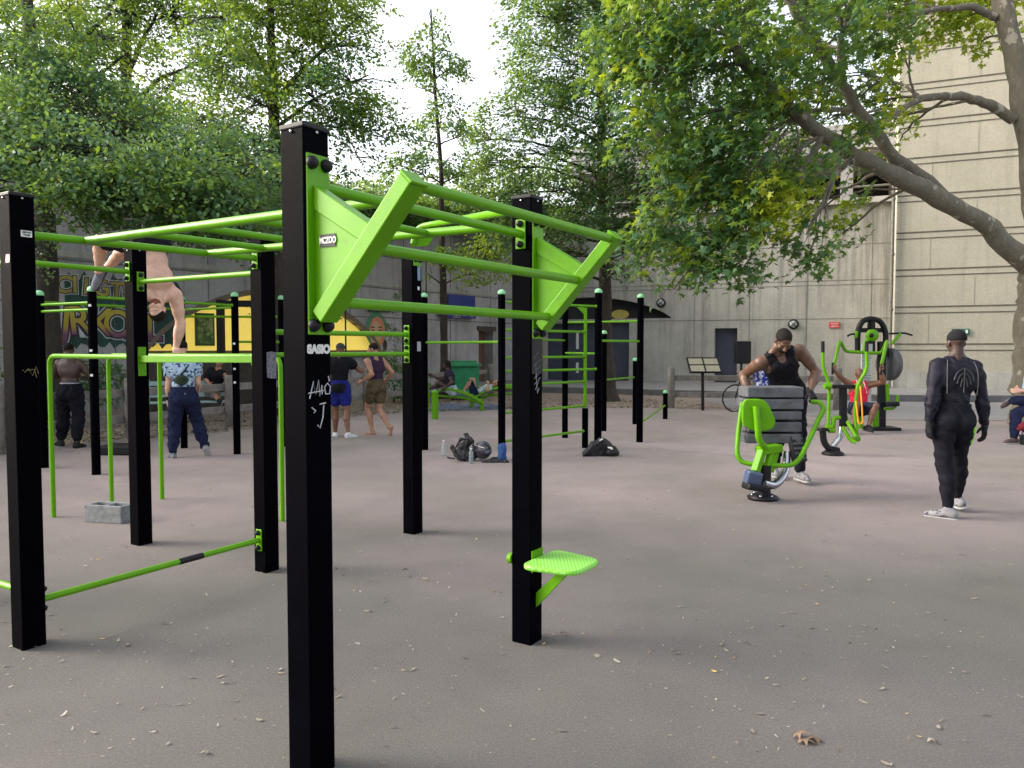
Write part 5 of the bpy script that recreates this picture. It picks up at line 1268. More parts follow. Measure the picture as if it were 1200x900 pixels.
# 5. man in cap and blue shorts
D = 14.2; w = lambda px, py, dd=0: W(px, py, D + dd)
pel = w(398, 458); pel[2] = .94
f = Fig(pel, V(0, .03, 1), (1, .05, 0), [w(392, 432, .4), w(412, 428, .3)], [W(393, 509, 14.3), W(408, 508, 14.05)], [V(-.9, -.3, -.4), V(.8, -.2, -.5)], [V(0, 1, 0)] * 2, head_up=V(.1, .15, 1), look=V(.2, 1, 0), toes=[V(-.3, .8, 0), V(.5, .6, 0)], h=1.78, vox=.015, bulk=1.02)
f.body('person', 'man in grey cap, dark sleeveless top and blue shorts seen from behind', SK['brown'], hires=.009)
f.shirt(M['blacktop'], .022, .35, hem=-.12, name='sleeveless_top', wr=.006, flare=.01); f.trousers(mk_cloth('blue_shorts', (.012, .018, .15), .3), .024, .6, 'shorts', .01); f.shoes(M['shoe_white'], M['sole']); f.cap_hat(mk_cloth('grey_cap', (.05, .055, .06)))
# 6. barefoot man in tank top and olive shorts
D = 14.6; w = lambda px, py, dd=0: W(px, py, D + dd); Fd = nrm(V(-.85, .5, 0)); Rr_ = V(Fd[1], -Fd[0], 0)
pel = w(441, 453); pel[2] = .94
f = Fig(pel, V(-.06, .03, 1), nrm(Rr_ + V(.35, 0, 0)), [w(424, 447, -.15), w(452, 446, .25)], [W(436, 504, 14.6), W(456, 501, 14.45)], [-Fd, -Fd], [Fd, Fd], head_up=V(-.15, 0, 1), look=V(-1, .15, -.1), toes=[nrm(V(-1, .1, -.05)), nrm(V(-.25, .2, -.9))], h=1.8, vox=.014)
f.body('person', 'barefoot man in dark tank top and olive shorts walking left', SK['tan'], hair='short', bare=True, hires=.008)
f.shirt(mk_cloth('purple_tank', (.035, .02, .045), .3), .016, tank=True, name='tank_top', hem=-.04); f.trousers(mk_cloth('olive_shorts', (.08, .06, .035), .3), .024, .55, 'shorts', .012, .12, .008); f.beard(M['hair_brown'])
# 7. man doing a handstand on the dip bars
hb1, hb2 = hand_bar; D = (hb1[1] + hb2[1]) / 2; w = lambda px, py, dd=0: W(px, py, D + dd)
zr = 1.62; h1 = V(hb1[0] + .0, hb1[1], zr + .03); h2 = W(206, 404, hb2[1]); h2[2] = zr + .03
h1 = W(163, 404, hb1[1] - .02); h1[2] = zr + .03
pel = w(176, 287); nkT = w(187, 352) - pel
Rv = nrm(V(h2[0] - h1[0], h2[1] - h1[1], 0)) 
f = Fig(pel, nkT + V(0, -.03, 0), Rv, [h1, h2], [w(116, 318, .22), w(124, 315, .4)], [V(-.8, .5, 0), V(.9, .5, 0)], [V(-1, -.3, .45), V(-1, .2, .5)], head_up=V(.02, -.25, -1), look=V(.0, -1, .15), toes=[V(-.3, -.3, -1), V(-.3, -.2, -1)], h=1.8, shrug=.08, bulk=1.16, vox=.012, broad=1.05)
f.body('person', 'shirtless man upside down in a handstand on the green dip bars', SK['light'], hair='short', hands=((.9, V(0, 0, -1), 0, V(.5, -.7, -.25)), (.9, V(0, 0, -1), 0, V(.4, -.75, -.25))), hires=.006)
f.trousers(M['blacktop'], .022, .85, 'shorts', .008, .08); f.shoes(mk_cloth('slate_trainers', (.16, .17, .2)), M['sole_d']); f.beard(mk_cloth('ginger_beard', (.16, .06, .03), .3))
# 8. seated man on the chest press
D = 15.1; w = lambda px, py, dd=0: W(px, py, D + dd)
pel = w(1006.5, 478, .1)
f = Fig(pel, V(0, .04, 1), (-1, 0, 0), [w(1032, 434, -.1), w(978, 434, -.1)], [w(1018, 499, -.35), w(999, 498, -.35)], [V(.6, .1, -1), V(-.6, .1, -1)], [V(.25, -1, .6), V(-.25, -1, .6)], look=V(0, -1, -.1), toes=[V(.1, -1, 0), V(-.1, -1, 0)], h=1.76, bulk=1.14, vox=.014)
f.body('person', 'bald man in red vest seated at the chest press pulling its handles', SK['brown'], hands=((1.1, V(-.5, -.6, 0), 0, V(.2, -.2, .9)), (1.1, V(.5, -.6, 0), 0, V(-.2, -.2, .9))), hires=.008)
f.shirt(mk_cloth('red_vest', (.60, .02, .055), .15), .016, tank=True, hem=-.03, name='vest'); f.trousers(mk_cloth('navy_shorts', (.02, .024, .045)), .03, .85, 'shorts', .008); f.shoes(M['shoe_black'], M['sole_d'])
S = SDF(.006); 
for g_ in (-1, 1): S.cap(f.P(g_ * .055, .135, .46), f.P(g_ * .105, .12, .3), .010); S.cap(f.P(g_ * .055, .135, .46), f.P(g_ * .07, .03, .56), .010)
f.part('vest_trim', S, M['white'], .008)
# 9. man on bench 1
D = 20.2; w = lambda px, py, dd=0: W(px, py, D + dd)
f = Fig(w(530, 457), V(-.18, 0, 1), (-.25, 1, 0), [w(507, 441, -.2), w(522, 455, -.3)], [w(497, 462, -.1), w(499, 463, .15)], [V(.3, -.2, -1), V(.5, -.3, 0)], [V(-.2, 0, 1)] * 2, look=V(-1, -.1, -.15), toes=[V(-.6, 0, .8)] * 2, h=1.76, vox=.017)
# facing left: forward is -x
f = Fig(w(530, 457), V(-.2, 0, 1), (.1, 1, 0), [w(521, 455, -.25), w(508, 441, .1)], [w(500, 460, -.1), w(499, 462, .15)], [V(.6, -.3, 0), V(.3, .2, -1)], [V(-.2, 0, 1)] * 2, look=V(-1, -.1, -.15), toes=[V(-.6, 0, .8)] * 2, h=1.76, vox=.017)
f.body('person', 'man in dark sleeveless top sitting up on a green sit-up bench', SK['deep'], hair='locks', hires=.011)
f.shirt(mk_cloth('plum_top', (.03, .02, .04)), .018, .25, hem=-.05, name='top'); f.trousers(mk_cloth('pale_jeans', (.32, .38, .46)), .03, 1.85)
f.shoes(M['shoe_black'], M['sole_d'])
# 10. person lying back on bench 2
D = 21.2; w = lambda px, py, dd=0: W(px, py, D + dd)
f = Fig(w(557, 462), V(.85, 0, .42), (0, 1, 0), [w(572, 450, -.25), w(572, 449, .25)], [w(544, 458, -.1), w(543, 459, .12)], [V(-.3, -1, .6), V(-.3, 1, .6)], [V(-.3, 0, 1)] * 2, look=V(-.3, -.3, 1), toes=[V(-1, 0, .2)] * 2, h=1.72, vox=.017)
f.body('person', 'person in white patterned shirt lying back on a sit-up bench by the skip', SK['tan'], hair='short', hires=.011)
f.shirt(mk_cloth('pale_print_shirt', (.4, .48, .46), .2, .9, (.05, .2, .12), 12, .55), .018, .5, name='shirt'); f.trousers(M['navy'], .03, .9, 'shorts'); f.shoes(M['shoe_white'], M['sole'])
# 11. person lounging on the park bench
D = 17.3; w = lambda px, py, dd=0: W(px, py, D + dd)
f = Fig(w(249, 459, .1), V(.25, .05, 1), (-.9, .3, 0), [w(266, 442, -.3), w(246, 450, -.2)], [w(256, 470, -.75), w(262, 457, -.75)], [V(.8, -.2, -1), V(-.8, -.3, -.6)], [V(.3, -1, .4), V(.2, -1, .6)], look=V(.2, -1, -.1), toes=[V(.3, -1, -.1)] * 2, h=1.75, vox=.016)
f.body('person', 'person in black top lounging on the pale blue park bench', SK['tan'], hair='short', hires=.01)
f.shirt(M['blacktop'], .02, .8, name='top'); f.trousers(mk_cloth('grey_shorts', (.16, .15, .14)), .03, .9, 'shorts'); f.shoes(M['shoe_black'], M['sole'])
# 12. seated person cut by the right edge
D = 13.3; w = lambda px, py, dd=0: W(px, py, D + dd)
f = Fig(w(1212, 473, .1), V(.05, .1, 1), (-.25, 1, 0) if False else (.2, 1, 0), [w(1196, 458, -.12), w(1194, 456, .1)], [w(1188, 513, -.1), w(1186, 470, .35)], [V(.6, -.3, -.6), V(.6, .3, -.6)], [V(-1, -.1, .25), V(-1, 0, .3)], look=V(-1, 0, -.2), toes=[V(-1, -.15, 0), V(-.8, -.2, -.4)], h=1.78, vox=.014)
f.body('person', 'seated person in pale blue shirt and navy trousers at the right edge of the view', SK['light'], hair='short', hires=.009)
f.shirt(mk_cloth('pale_blue_shirt', (.30, .42, .55)), .02, .6); f.trousers(M['navy'], .03, 1.9); f.shoes(mk_cloth('brown_trainers', (.10, .07, .07)), M['sole'])
c_ = w(1225, 505, .1); t = thing('stone_bench', (c_[0], c_[1], 0), 'low concrete seat under the seated person at the right edge', 'seat')
zt_ = w(1212, 473, .1)[2] - .13; MB().box((c_[0] + .25, c_[1], zt_ - .04), (1.0, .6, .08)).build('slab', M['concR'], t, bevel=.015); MB().box((c_[0] + .3, c_[1], (zt_ - .08) / 2), (.6, .4, zt_ - .08)).build('plinth', M['concR'], t, bevel=.01)
g_ = W(1199, 516, 13.0); t = thing('shoulder_bag', (g_[0], g_[1], 0), 'dark red bag with hanging straps beside the seated person on the right', 'bag')
lump('bag_body', mk_cloth('red_bag', (.16, .02, .03)), [('cap', W(1198, 500, 13.0), W(1203, 503, 13.0), .06, .07), ('cap', W(1194, 503, 13.0), W(1200, 497, 13.0), .03, .04)], t, .012)
MB().tube([W(1198, 506, 12.98), W(1197.5, 519, 12.98), W(1193.5, 507, 12.98)], .008, 6).build('strap', M['black'], t); MB().box(W(1199, 522, 13.05) * V3(1, 1, 0) + V3(0, 0, .09), (.1, .1, .18)).build('bag_base', M['bag'], t, bevel=.03)
# 13. person cut by the left edge
D = 13.8; w = lambda px, py, dd=0: W(px, py, D + dd)
f = Fig(w(-12, 487), V(0.05, .1, 1), (.3, 1, 0) if False else (-.9, .3, 0), [w(2, 474, -.3), w(-20, 474, -.3)], [w(4, 505, -.5), w(-18, 505, -.5)], [V(.5, -.3, -1), V(-.5, -.3, -1)], [V(.3, -1, .5), V(-.2, -1, .5)], h=1.75, vox=.016, look=V(.2, -1, -.1), toes=[V(.1, -1, 0)] * 2)
f.body('person', 'seated person in teal top at the left edge beside the nearest left post', SK['tan'], hair='short', hires=.01)
f.shirt(mk_cloth('teal_top', (.02, .20, .20)), .02, .7); f.trousers(M['navy'], .03, 1.9); f.shoes(M['shoe_black'], M['sole_d'])
c_ = w(-12, 500); MB_ = MB().box((c_[0] - .2, c_[1] + .1, .17), (1.4, .5, .34)); tag(MB_.build('low_seat', M['wood_dark'], bevel=.02), 'low dark timber seat under the person at the left edge', 'seat')
# 14. person seated behind the leaning man
D = 16.5; w = lambda px, py, dd=0: W(px, py, D + dd)
f = Fig(w(895, 461), V(0, .1, 1), (-1, 0, 0), [w(905, 432, -.4), w(885, 432, -.4)], [w(904, 489, -.5), w(886, 489, -.5)], [V(1, 0, -.3), V(-1, 0, -.3)], [V(.2, -1, .5), V(-.2, -1, .5)], look=V(0, -1, 0), toes=[V(0, -1, 0)] * 2, h=1.75, vox=.017)
f.body('person', 'seated person in white and blue top partly hidden behind the leaning man', SK['brown'], hair='short', hires=.011)
f.shirt(mk_cloth('blue_white_top', (.45, .47, .6), .2, .9, (.03, .05, .3), 14, .48), .02, .5); f.trousers(M['darkpants'], .03, 1.85); f.shoes(M['shoe_black'], M['sole_d'])
c_ = w(895, 470); t = tag(MB().box((c_[0], c_[1] + .05, .24), (.5, .4, .48)).build('stool_block', M['black'], bevel=.03), 'black block stool under the seated person behind the leaning man', 'seat')
# ================================================================= TREES
def tree(name, label, trunk, radii, blobs, leafm, lsize=.09, bark='bark', shape=LEAF, limbs=(), cat='tree', per=44, disc=.42, dens=1.0, fleshy=False, flat=.3, tw=True, droop=.25, mats2=None, group=None, gaps=.7):
    trunk = [np.asarray(p, float) for p in trunk]; root = thing(name, (trunk[0][0], trunk[0][1], 0), label, cat, group)
    # densify & wobble the trunk
    tp, tr = [], []
    for i in range(len(trunk) - 1):
        for k in range(6):
            t = k / 6; p = trunk[i] * (1 - t) + trunk[i + 1] * t; j = (radii[i] * (1 - t) + radii[i + 1] * t)
            tp.append(p + (rng.normal(size=3) * j * .07 if (i, k) != (0, 0) else 0)); tr.append(j * (1 + .05 * rng.normal()))
    tp.append(trunk[-1]); tr.append(radii[-1])
    tr[0] *= 1.35; 
    if len(tr) > 2: tr[1] *= 1.08
    mb = MB(); mb.tube(tp, tr, 14); TP = np.array(tp); TR = np.array(tr)
    lims = [(TP, TR)]
    for (pts, ra, rb) in limbs:
        pts = [np.asarray(p, float) for p in pts]; n = len(pts); q = []; r = []
        for i in range(n - 1):
            for k in range(5):
                t = k / 5; q.append(pts[i] * (1 - t) + pts[i + 1] * t + (rng.normal(size=3) * ra * .09 if i + k else 0)); r.append((ra + (rb - ra) * (i + t) / (n - 1)) * (1 + .06 * rng.normal()))
        q.append(pts[-1]); r.append(rb); mb.tube(q, r, 12); lims.append((np.array(q), np.array(r)))
    tmb = MB(); VV, FF, AA = [[] for _ in leafm], [[] for _ in leafm], [[] for _ in leafm]; cnt = [0] * len(leafm)
    allp = np.concatenate([l[0] for l in lims]); allr = np.concatenate([l[1] for l in lims])
    for bl in blobs:
        px, py, d, rx, rz = bl[:5]; mi = bl[5] if len(bl) > 5 else 0; dn = bl[6] if len(bl) > 6 else 1.0
        c = W(px, py, d)
        # limb from the skeleton: attach below the blob
        z_t = c[2] - .55 * np.linalg.norm(c[:2] - trunk[0][:2]) * .6
        cost = np.linalg.norm((allp - c) * V3(1, 1, 1.0), axis=1) + .8 * np.maximum(0, allp[:, 2] - (c[2] - .2)) + np.where(allp[:, 2] < 1.9, 6, 0)
        j = int(np.argmin(cost)); a = allp[j]; L_ = np.linalg.norm(c - a)
        if L_ > .25 and tw:
            mid = (a + c) / 2 + V3(0, 0, L_ * .10) + rng.normal(size=3) * L_ * .05; lp = arc(a, mid, c, 9); lp = [p + rng.normal(size=3) * .012 * L_ for p in lp[:-1]] + [lp[-1]]
            lp[0] = a; r0 = min(allr[j] * .5, .018 + L_ * .011); mb.tube(lp, list(np.linspace(r0, .014, 9)), 7, False); LP = np.array(lp)
        else: LP = np.array([a, c])
        n = max(3, int(dn * dens * rx * rx * 31 * (.09 / lsize) ** .6 * (.42 / disc) ** 1.3))
        for k in range(n):
            v = rng.normal(size=3); v /= np.linalg.norm(v); rr = rng.uniform(.25, 1) ** .5
            cc = c + v * rr * V3(rx, rx, rz * 1.25)
            if k % 2 == 0 and tw:
                q = LP[int(rng.integers(len(LP) // 2, len(LP)))]; m_ = (q + cc) / 2 + V3(0, 0, .08); mb.tube([q, m_, cc], [.013, .009, .005], 4, False)
            if gaps and math.sin(cc[0] * 2.3 + 1.3 * cc[2]) * math.sin(cc[1] * 1.7 + cc[0]) + .6 * math.sin(cc[2] * 3.3 + cc[0] * 1.1) < -.22 and rng.random() < gaps: continue
            nl = int(per * rng.uniform(.6, 1.3)); a_ = rng.uniform(0, 2 * math.pi, nl); r_ = disc * rng.uniform(.6, 1.2) * np.sqrt(rng.uniform(0, 1, nl))
            out = nrm((cc - trunk[0]) * V3(1, 1, 0)); 
            P_ = np.stack([r_ * np.cos(a_), r_ * np.sin(a_), rng.normal(size=nl) * disc * flat], 1)
            dirn = rng.normal(size=2); dirn /= np.linalg.norm(dirn)
            s_ = P_[:, :2] @ out[:2]; th_ = rng.normal() * .35; P_[:, 2] += P_[:, 0] * th_ - droop * s_ - .3 * r_ * r_ / disc
            nv = rng.normal(size=(nl, 3)) * .62 + V3(0, 0, 1) + out * .35
            tn = rng.normal(size=(nl, 3)) * .6 + out * .7 + V3(0, 0, -.5)
            sc = lsize * rng.uniform(.65, 1.3, nl)
            var = np.clip(rng.normal(.42, .17) + rng.normal(size=nl) * .14, 0, 1)
            m2 = mi
            if len(leafm) > 1 and mi == 0 and rng.random() < .07: m2 = 1
            v3, f3, a3 = inst(shape[0], shape[1], cc + P_, frames(nv, tn), sc, var)
            VV[m2].append(v3); FF[m2].append(f3 + cnt[m2]); AA[m2].append(a3); cnt[m2] += len(v3)
    mb.build('trunk', M[bark], root)
    for i, lm in enumerate(leafm):
        if VV[i]: np_mesh('crown', np.concatenate(VV[i]), np.concatenate(FF[i]), M[lm], root, np.concatenate(AA[i]))
    return root
def vt(px_b, py_b, pts, d=None):
    b = G(px_b, py_b); d = d or b[1]; return [V3(b[0], b[1], -.05)] + [W(px, py, d) for px, py in pts]
# left big tree
tree('linden_tree', 'large dark-trunked leafy tree at the far left above the graffiti wall', [V3(*W(60, 400, 15.5)[:2], 0)] + [W(p, q, 15.5) for p, q in ((57, 320), (50, 200), (42, 120), (33, 20), (28, -60))], [.24, .2, .17, .15, .12, .08],
     [(75, 15, 14.5, .8, .5, 0, .7), (0, 20, 14.5, .8, .5, 1, .6), (60, 75, 14, 1.0, .6), (-30, 70, 14.5, 1.5, .9), (20, 105, 14, 1.2, .7), (115, 40, 14.5, .9, .4, 1, .6), (95, 110, 14, 1.1, .4), (-20, 150, 13, 1.4, .7), (60, 140, 13, 1.3, .6), (25, 175, 12.5, 1.3, .55), (120, 140, 13, 1.3, .55),
      (95, 185, 12, 1.3, .5), (170, 170, 13, 1.2, .5), (30, 225, 12.5, 1.1, .35, 0, .7), (-10, 250, 12, .9, .5, 0, .8), (120, 222, 12, 1.1, .35), (190, 205, 12, 1.3, .4), (235, 235, 12, 1.15, .38), (165, 250, 12.5, 1.1, .26, 0, .8), (280, 215, 12.5, 1.1, .42), (230, 190, 13, 1.1, .45), (305, 250, 13, .9, .33, 0, .8), (290, 185, 13.5, 1.1, .42), (15, 300, 14, .5, .4, 0, .5),(250, 262, 12.6, .8, .2, 0, .8)],
     ['leafA', 'leafB'], .074, dens=1.75, gaps=.75, disc=.5, flat=.13, per=62, limbs=[([W(45, 120, 15.4), W(70, 70, 15.2), W(130, 15, 15)], .07, .03), ([W(50, 190, 15.4), W(10, 130, 15), W(-20, 110, 15)], .06, .03), ([W(50, 150, 15.4), W(90, 110, 14.8), W(150, 60, 14.5)], .05, .02), ([W(52, 240, 15.4), W(110, 190, 14), W(180, 185, 13)], .06, .03)])
tree('linden_tree', 'slender leafy tree with bare upper trunk second from the left', [V3(*W(148, 440, 21)[:2], 0), W(148, 200, 21), W(147, 90, 21), W(150, 0, 21), W(150, -60, 21)], [.2, .17, .14, .11, .07],
     [(150, 10, 20.5, 1.8, .9, 1), (110, -20, 21, 1.8, .9), (200, -25, 21, 2, .9, 1), (60, 10, 21, 1.4, .9, 1), (90, 40, 21, 1.5, .8, 1, .7), (210, 20, 21, 1.8, .9), (240, 70, 21, 1.5, .8), (180, 130, 20.5, 1.8, .7, 1), (120, 125, 21, 1.6, .6, 1), (200, 105, 20, 1.3, .5, 1, .6), (240, 140, 20, 1.7, .8, 1), (150, 165, 20, 1.6, .6), (95, 165, 20, 1.2, .6, 1), (60, 60, 21, 1.2, .8, 1, .5), (270, 100, 21, 1.2, .7, 0, .8)],
     ['leafA', 'leafB'], .09, disc=.46, dens=1.05, flat=.2, limbs=[([W(147, 100, 21), W(165, 50, 20.8), W(190, 5, 20.6)], .07, .03), ([W(148, 120, 21), W(110, 80, 21), W(70, 60, 21)], .06, .03), ([W(148, 130, 21), W(190, 90, 20.6), W(230, 75, 20.3)], .06, .03)])
tree('linden_tree', 'tall yellow-green tree rising behind the nearest black post', [V3(*W(324, 440, 19)[:2], 0), W(323, 250, 19), W(322, 150, 19), W(318, 60, 19), W(316, -50, 19)], [.2, .17, .14, .1, .06],
     [(300, 20, 18.5, 1.6, .9, 1), (370, 10, 18.5, 1.4, .7, 1), (345, 60, 18, 1.4, .7, 1), (300, -20, 18.5, 1.8, .8, 1), (380, -25, 18.5, 1.5, .8, 1), (260, 20, 18.5, 1.3, .8), (280, 70, 18.5, 1.5, .7), (400, 55, 18.5, 1.1, .6, 1), (410, 95, 18.5, 1.2, .55), (365, 110, 18, 1.3, .55), (300, 120, 18, 1.3, .5, 1), (430, 130, 18.5, 1.1, .4, 1), (425, 25, 19, .5, .5, 1, .7), (395, 150, 18.5, 1.1, .4), (350, 160, 18.5, 1.1, .4, 0, .8), (300, 165, 18, 1.2, .45), (455, 165, 19, .9, .35, 0, .8), (420, 185, 19, 1.0, .35, 0, .7), (250, 150, 18, 1.2, .5), (265, 195, 17.5, 1.2, .5), (320, 200, 17.5, 1.1, .5, 0, .8), (375, 205, 18, .8, .3, 0, .7)],
     ['leafA', 'leafB'], .088, dens=.95, flat=.2, limbs=[([W(322, 120, 19), W(355, 80, 18.8), W(420, 20, 18.6)], .07, .025), ([W(323, 150, 19), W(370, 115, 18.7), W(432, 88, 18.6)], .05, .015), ([W(321, 100, 19), W(300, 60, 18.8), W(270, 30, 18.6)], .06, .025), ([W(323, 175, 19), W(360, 150, 18.5), W(395, 140, 18.3)], .045, .02)])
tree('young_tree', 'thin-stemmed spire-shaped tree against the bright sky in the middle', [V3(*W(520, 462, 25)[:2], 0), W(521, 380, 25), W(518, 290, 25), W(517, 200, 25), W(510, 110, 25), W(505, 10, 25)], [.14, .12, .10, .07, .05, .02],
     [(503, 15, 25, .45, .5, 0, .7), (508, 45, 25, .55, .4, 0, .7), (492, 62, 25, .8, .35, 0, .6), (498, 80, 25, 1.0, .4, 0, .5), (528, 80, 25, .7, .3, 0, .5), (490, 102, 25, .6, .3, 0, .6), (525, 120, 25, .8, .3, 0, .5), (512, 145, 25, 1.0, .4, 0, .45), (540, 160, 25, .9, .4, 0, .5), (490, 165, 25, .9, .4, 0, .5), (520, 190, 25, 1.2, .4, 0, .5), (480, 205, 25, 1.1, .5, 0, .6), (545, 205, 25, 1.1, .5, 0, .6),
      (530, 300, 24.5, .8, .25, 1, .8), (555, 320, 24, .6, .4, 1, .7), (500, 320, 24.5, .5, .3, 1, .3)],
     ['leafC', 'leafB'], .11, dens=.9, disc=.36)
tree('linden_tree', 'dark dense tree with its trunk rising between the wall-bar posts', [V3(*G(712, 470)[:2], -.05), W(710, 400, G(712, 470)[1]), W(708, 260, 24), W(705, 150, 24), W(700, 40, 24), W(696, -50, 24)], [.3, .2, .17, .14, .11, .07],
     [(640, 20, 23, 1.5, .9), (660, -25, 23, 1.8, .9), (730, -25, 23, 1.9, .9), (800, -10, 23, 1.5, .9), (810, 130, 22.5, 1.3, .8, 0, .8), (805, 190, 22.5, 1.2, .6, 0, .8), (700, 20, 23, 1.6, .9), (760, 30, 22.5, 1.7, .9), (620, 50, 23.5, .7, .5, 0, .8), (660, 70, 22.5, 1.6, .9), (725, 85, 22, 1.6, .9), (608, 95, 23, .9, .5), (785, 85, 22.5, 1.5, .9), (640, 125, 22.5, 1.5, .6), (700, 140, 22, 1.6, .7), (765, 145, 22, 1.6, .8, 0, .9), (590, 135, 23, 1.0, .5, 0, .8), (570, 165, 23.5, .9, .4, 0, .7), (620, 175, 22.5, 1.3, .5, 0, .8), (690, 195, 22, 1.4, .6), (745, 200, 22, 1.3, .6), (585, 200, 23, 1.1, .45, 0, .8), (640, 225, 22.5, 1.4, .5), (720, 240, 22, 1.3, .6), (580, 240, 23, 1.1, .45, 0, .8), (780, 230, 22.5, 1.3, .6), (670, 265, 22, 1.2, .45), (740, 275, 22, 1.2, .4), (615, 275, 23, 1.1, .45), (570, 285, 24, .9, .5, 1, .9), (780, 285, 22, 1.1, .4), (600, 315, 24, .8, .3, 1, .6), (655, 300, 23, .9, .3, 0, .8), (735, 310, 22.5, .8, .25, 0, .5), (550, 20, 25, .0, .0)][:-1],
     ['leafC', 'leafB'], .10, dens=1.1, gaps=.55)
# plane tree on the right with the long slanting limbs
DP = 16.5; pw = lambda px, py, dd=0: W(px, py, DP + dd)
tree('plane_tree', 'mottled plane tree with two long limbs slanting across the cream building', [V3(*W(1212, 470, DP)[:2], -.05), pw(1209, 430), pw(1213, 360), pw(1216, 318)], [.42, .34, .34, .36],
     [(870, 20, 14, 1.3, .8), (930, 10, 17.1, 1.2, .7), (850, 80, 14, 1.3, .8), (905, 70, 17.1, 1.1, .7), (960, 35, 17.6, .9, .6, 0, .6), (1010, 15, 18.1, .9, .5, 0, .7), (835, 140, 14, 1.2, .7), (890, 125, 16.8, 1.1, .6), (945, 110, 17.1, .9, .5, 0, .7), (1000, 85, 17.6, .9, .55, 0, .75), (1035, 60, 18.1, .7, .5, 1, .6),
      (860, 185, 14, 1.1, .55), (820, 200, 14, 1.0, .5, 0, .9), (915, 175, 16.6, .95, .5, 0, .8), (970, 140, 17.1, .85, .5, 0, .8), (1020, 125, 17.6, .75, .4), (1050, 140, 18.1, .5, .35, 1), (830, 245, 13.8, .95, .5), (880, 232, 13.8, .9, .4, 1, .9), (930, 215, 16.6, .8, .35, 1, .9), (985, 185, 17.1, .6, .35, 1, .7), (1005, 225, 17.2, .45, .3, 1, .6), (955, 250, 16.6, .7, .3, 1, .9), (850, 290, 13.6, .8, .4, 0, .9), (800, 265, 13.8, .8, .4), (985, 275, 16.8, .5, .35, 0, .6), (948, 298, 13.9, .3, .3, 0, .6), (820, 320, 13.6, .7, .3, 0, .8), (780, 30, 14, 1.2, .8), (770, 100, 14, 1.1, .7, 0, .9), (765, 165, 14, 1.0, .6, 0, .8), (745, 55, 14.3, 1.0, .7, 0, .8), (770, 225, 13.8, .9, .5, 0, .8), (760, 285, 13.8, .7, .4, 0, .7), (800, -20, 14, 1.4, .8), (900, -40, 17.1, 1.5, .9), (1000, -40, 17.6, 1.3, .8), (870, 315, 13.6, .55, .25, 0, .7), (790, 338, 13.8, .45, .18, 1, .7), (1055, 165, 17.8, .3, .2, 1, .6), (955, 60, 14.6, .8, .6, 0, .9), (900, 110, 14.2, .7, .5, 0, .8), (985, 20, 14.8, .8, .5, 0, .8), (1045, 130, 15, .5, .3, 0, .8), (1000, 200, 14.5, .5, .3, 0, .7), (935, 180, 14, .6, .35, 0, .8), (1005, 50, 15, .7, .45, 0, .6), (975, 105, 14.6, .6, .4, 0, .6), (1030, 95, 15, .55, .35, 1, .7), (925, 130, 14.2, .6, .4, 0, .6), (1040, 20, 15.2, .7, .4, 0, .7), (1060, 60, 15.6, .5, .35, 0, .7), (915, 245, 13.8, .7, .35, 1, .9), (945, 275, 13.8, .5, .3, 0, .8), (895, 275, 13.6, .6, .3, 1, .8), (1000, 160, 14.6, .5, .25, 0, .6),
      (1110, 30, 17.6, .8, .35, 1), (1160, 5, 18.1, .9, .35, 1), (1085, 15, 17.6, .6, .4, 1), (1150, 50, 17.6, .35, .2, 1, .7), (1195, 30, 17.6, .3, .3, 1, .5), (1190, -30, 18.1, 1.2, .5, 1)],
     ['leafP', 'leafY'], .145, 'bark_plane', LEAFP,
     limbs=[([pw(1213, 320), pw(1160, 268, -.3), pw(1085, 222, -.8), pw(1000, 182, -1.4), pw(940, 140, -1.9), pw(890, 95, -2.2), pw(850, 40, -2.4)], .23, .085),
            ([pw(1180, 285, -.2), pw(1110, 232, -.5), pw(1050, 185, -.8), pw(1005, 130, -1.1), pw(975, 80, -1.3), pw(935, 20, -1.6), pw(915, -20, -1.8)], .15, .075),
            ([pw(1220, 318, .1), pw(1212, 240, .1), pw(1204, 150, .1), pw(1188, 60, .1), pw(1172, -20, .1)], .24, .19),
            ([pw(1187, 140, .1), pw(1160, 122, 0), pw(1125, 113, -.2), pw(1080, 114, -.5), pw(1040, 140, -.9)], .115, .06),
            ([pw(1166, 20, .1), pw(1140, 8, 0), pw(1100, 10, -.2), pw(1050, 20, -.5)], .085, .04),
            ([pw(985, 95, -1.2), pw(985, 45, -1.3), pw(1000, 5, -1.4)], .08, .05),
            ([pw(1000, 128, -1.1), pw(955, 130, -1.6), pw(930, 140, -1.9)], .045, .03)],
     per=20, disc=.34, dens=1.05, gaps=.55, flat=.35, droop=.5)
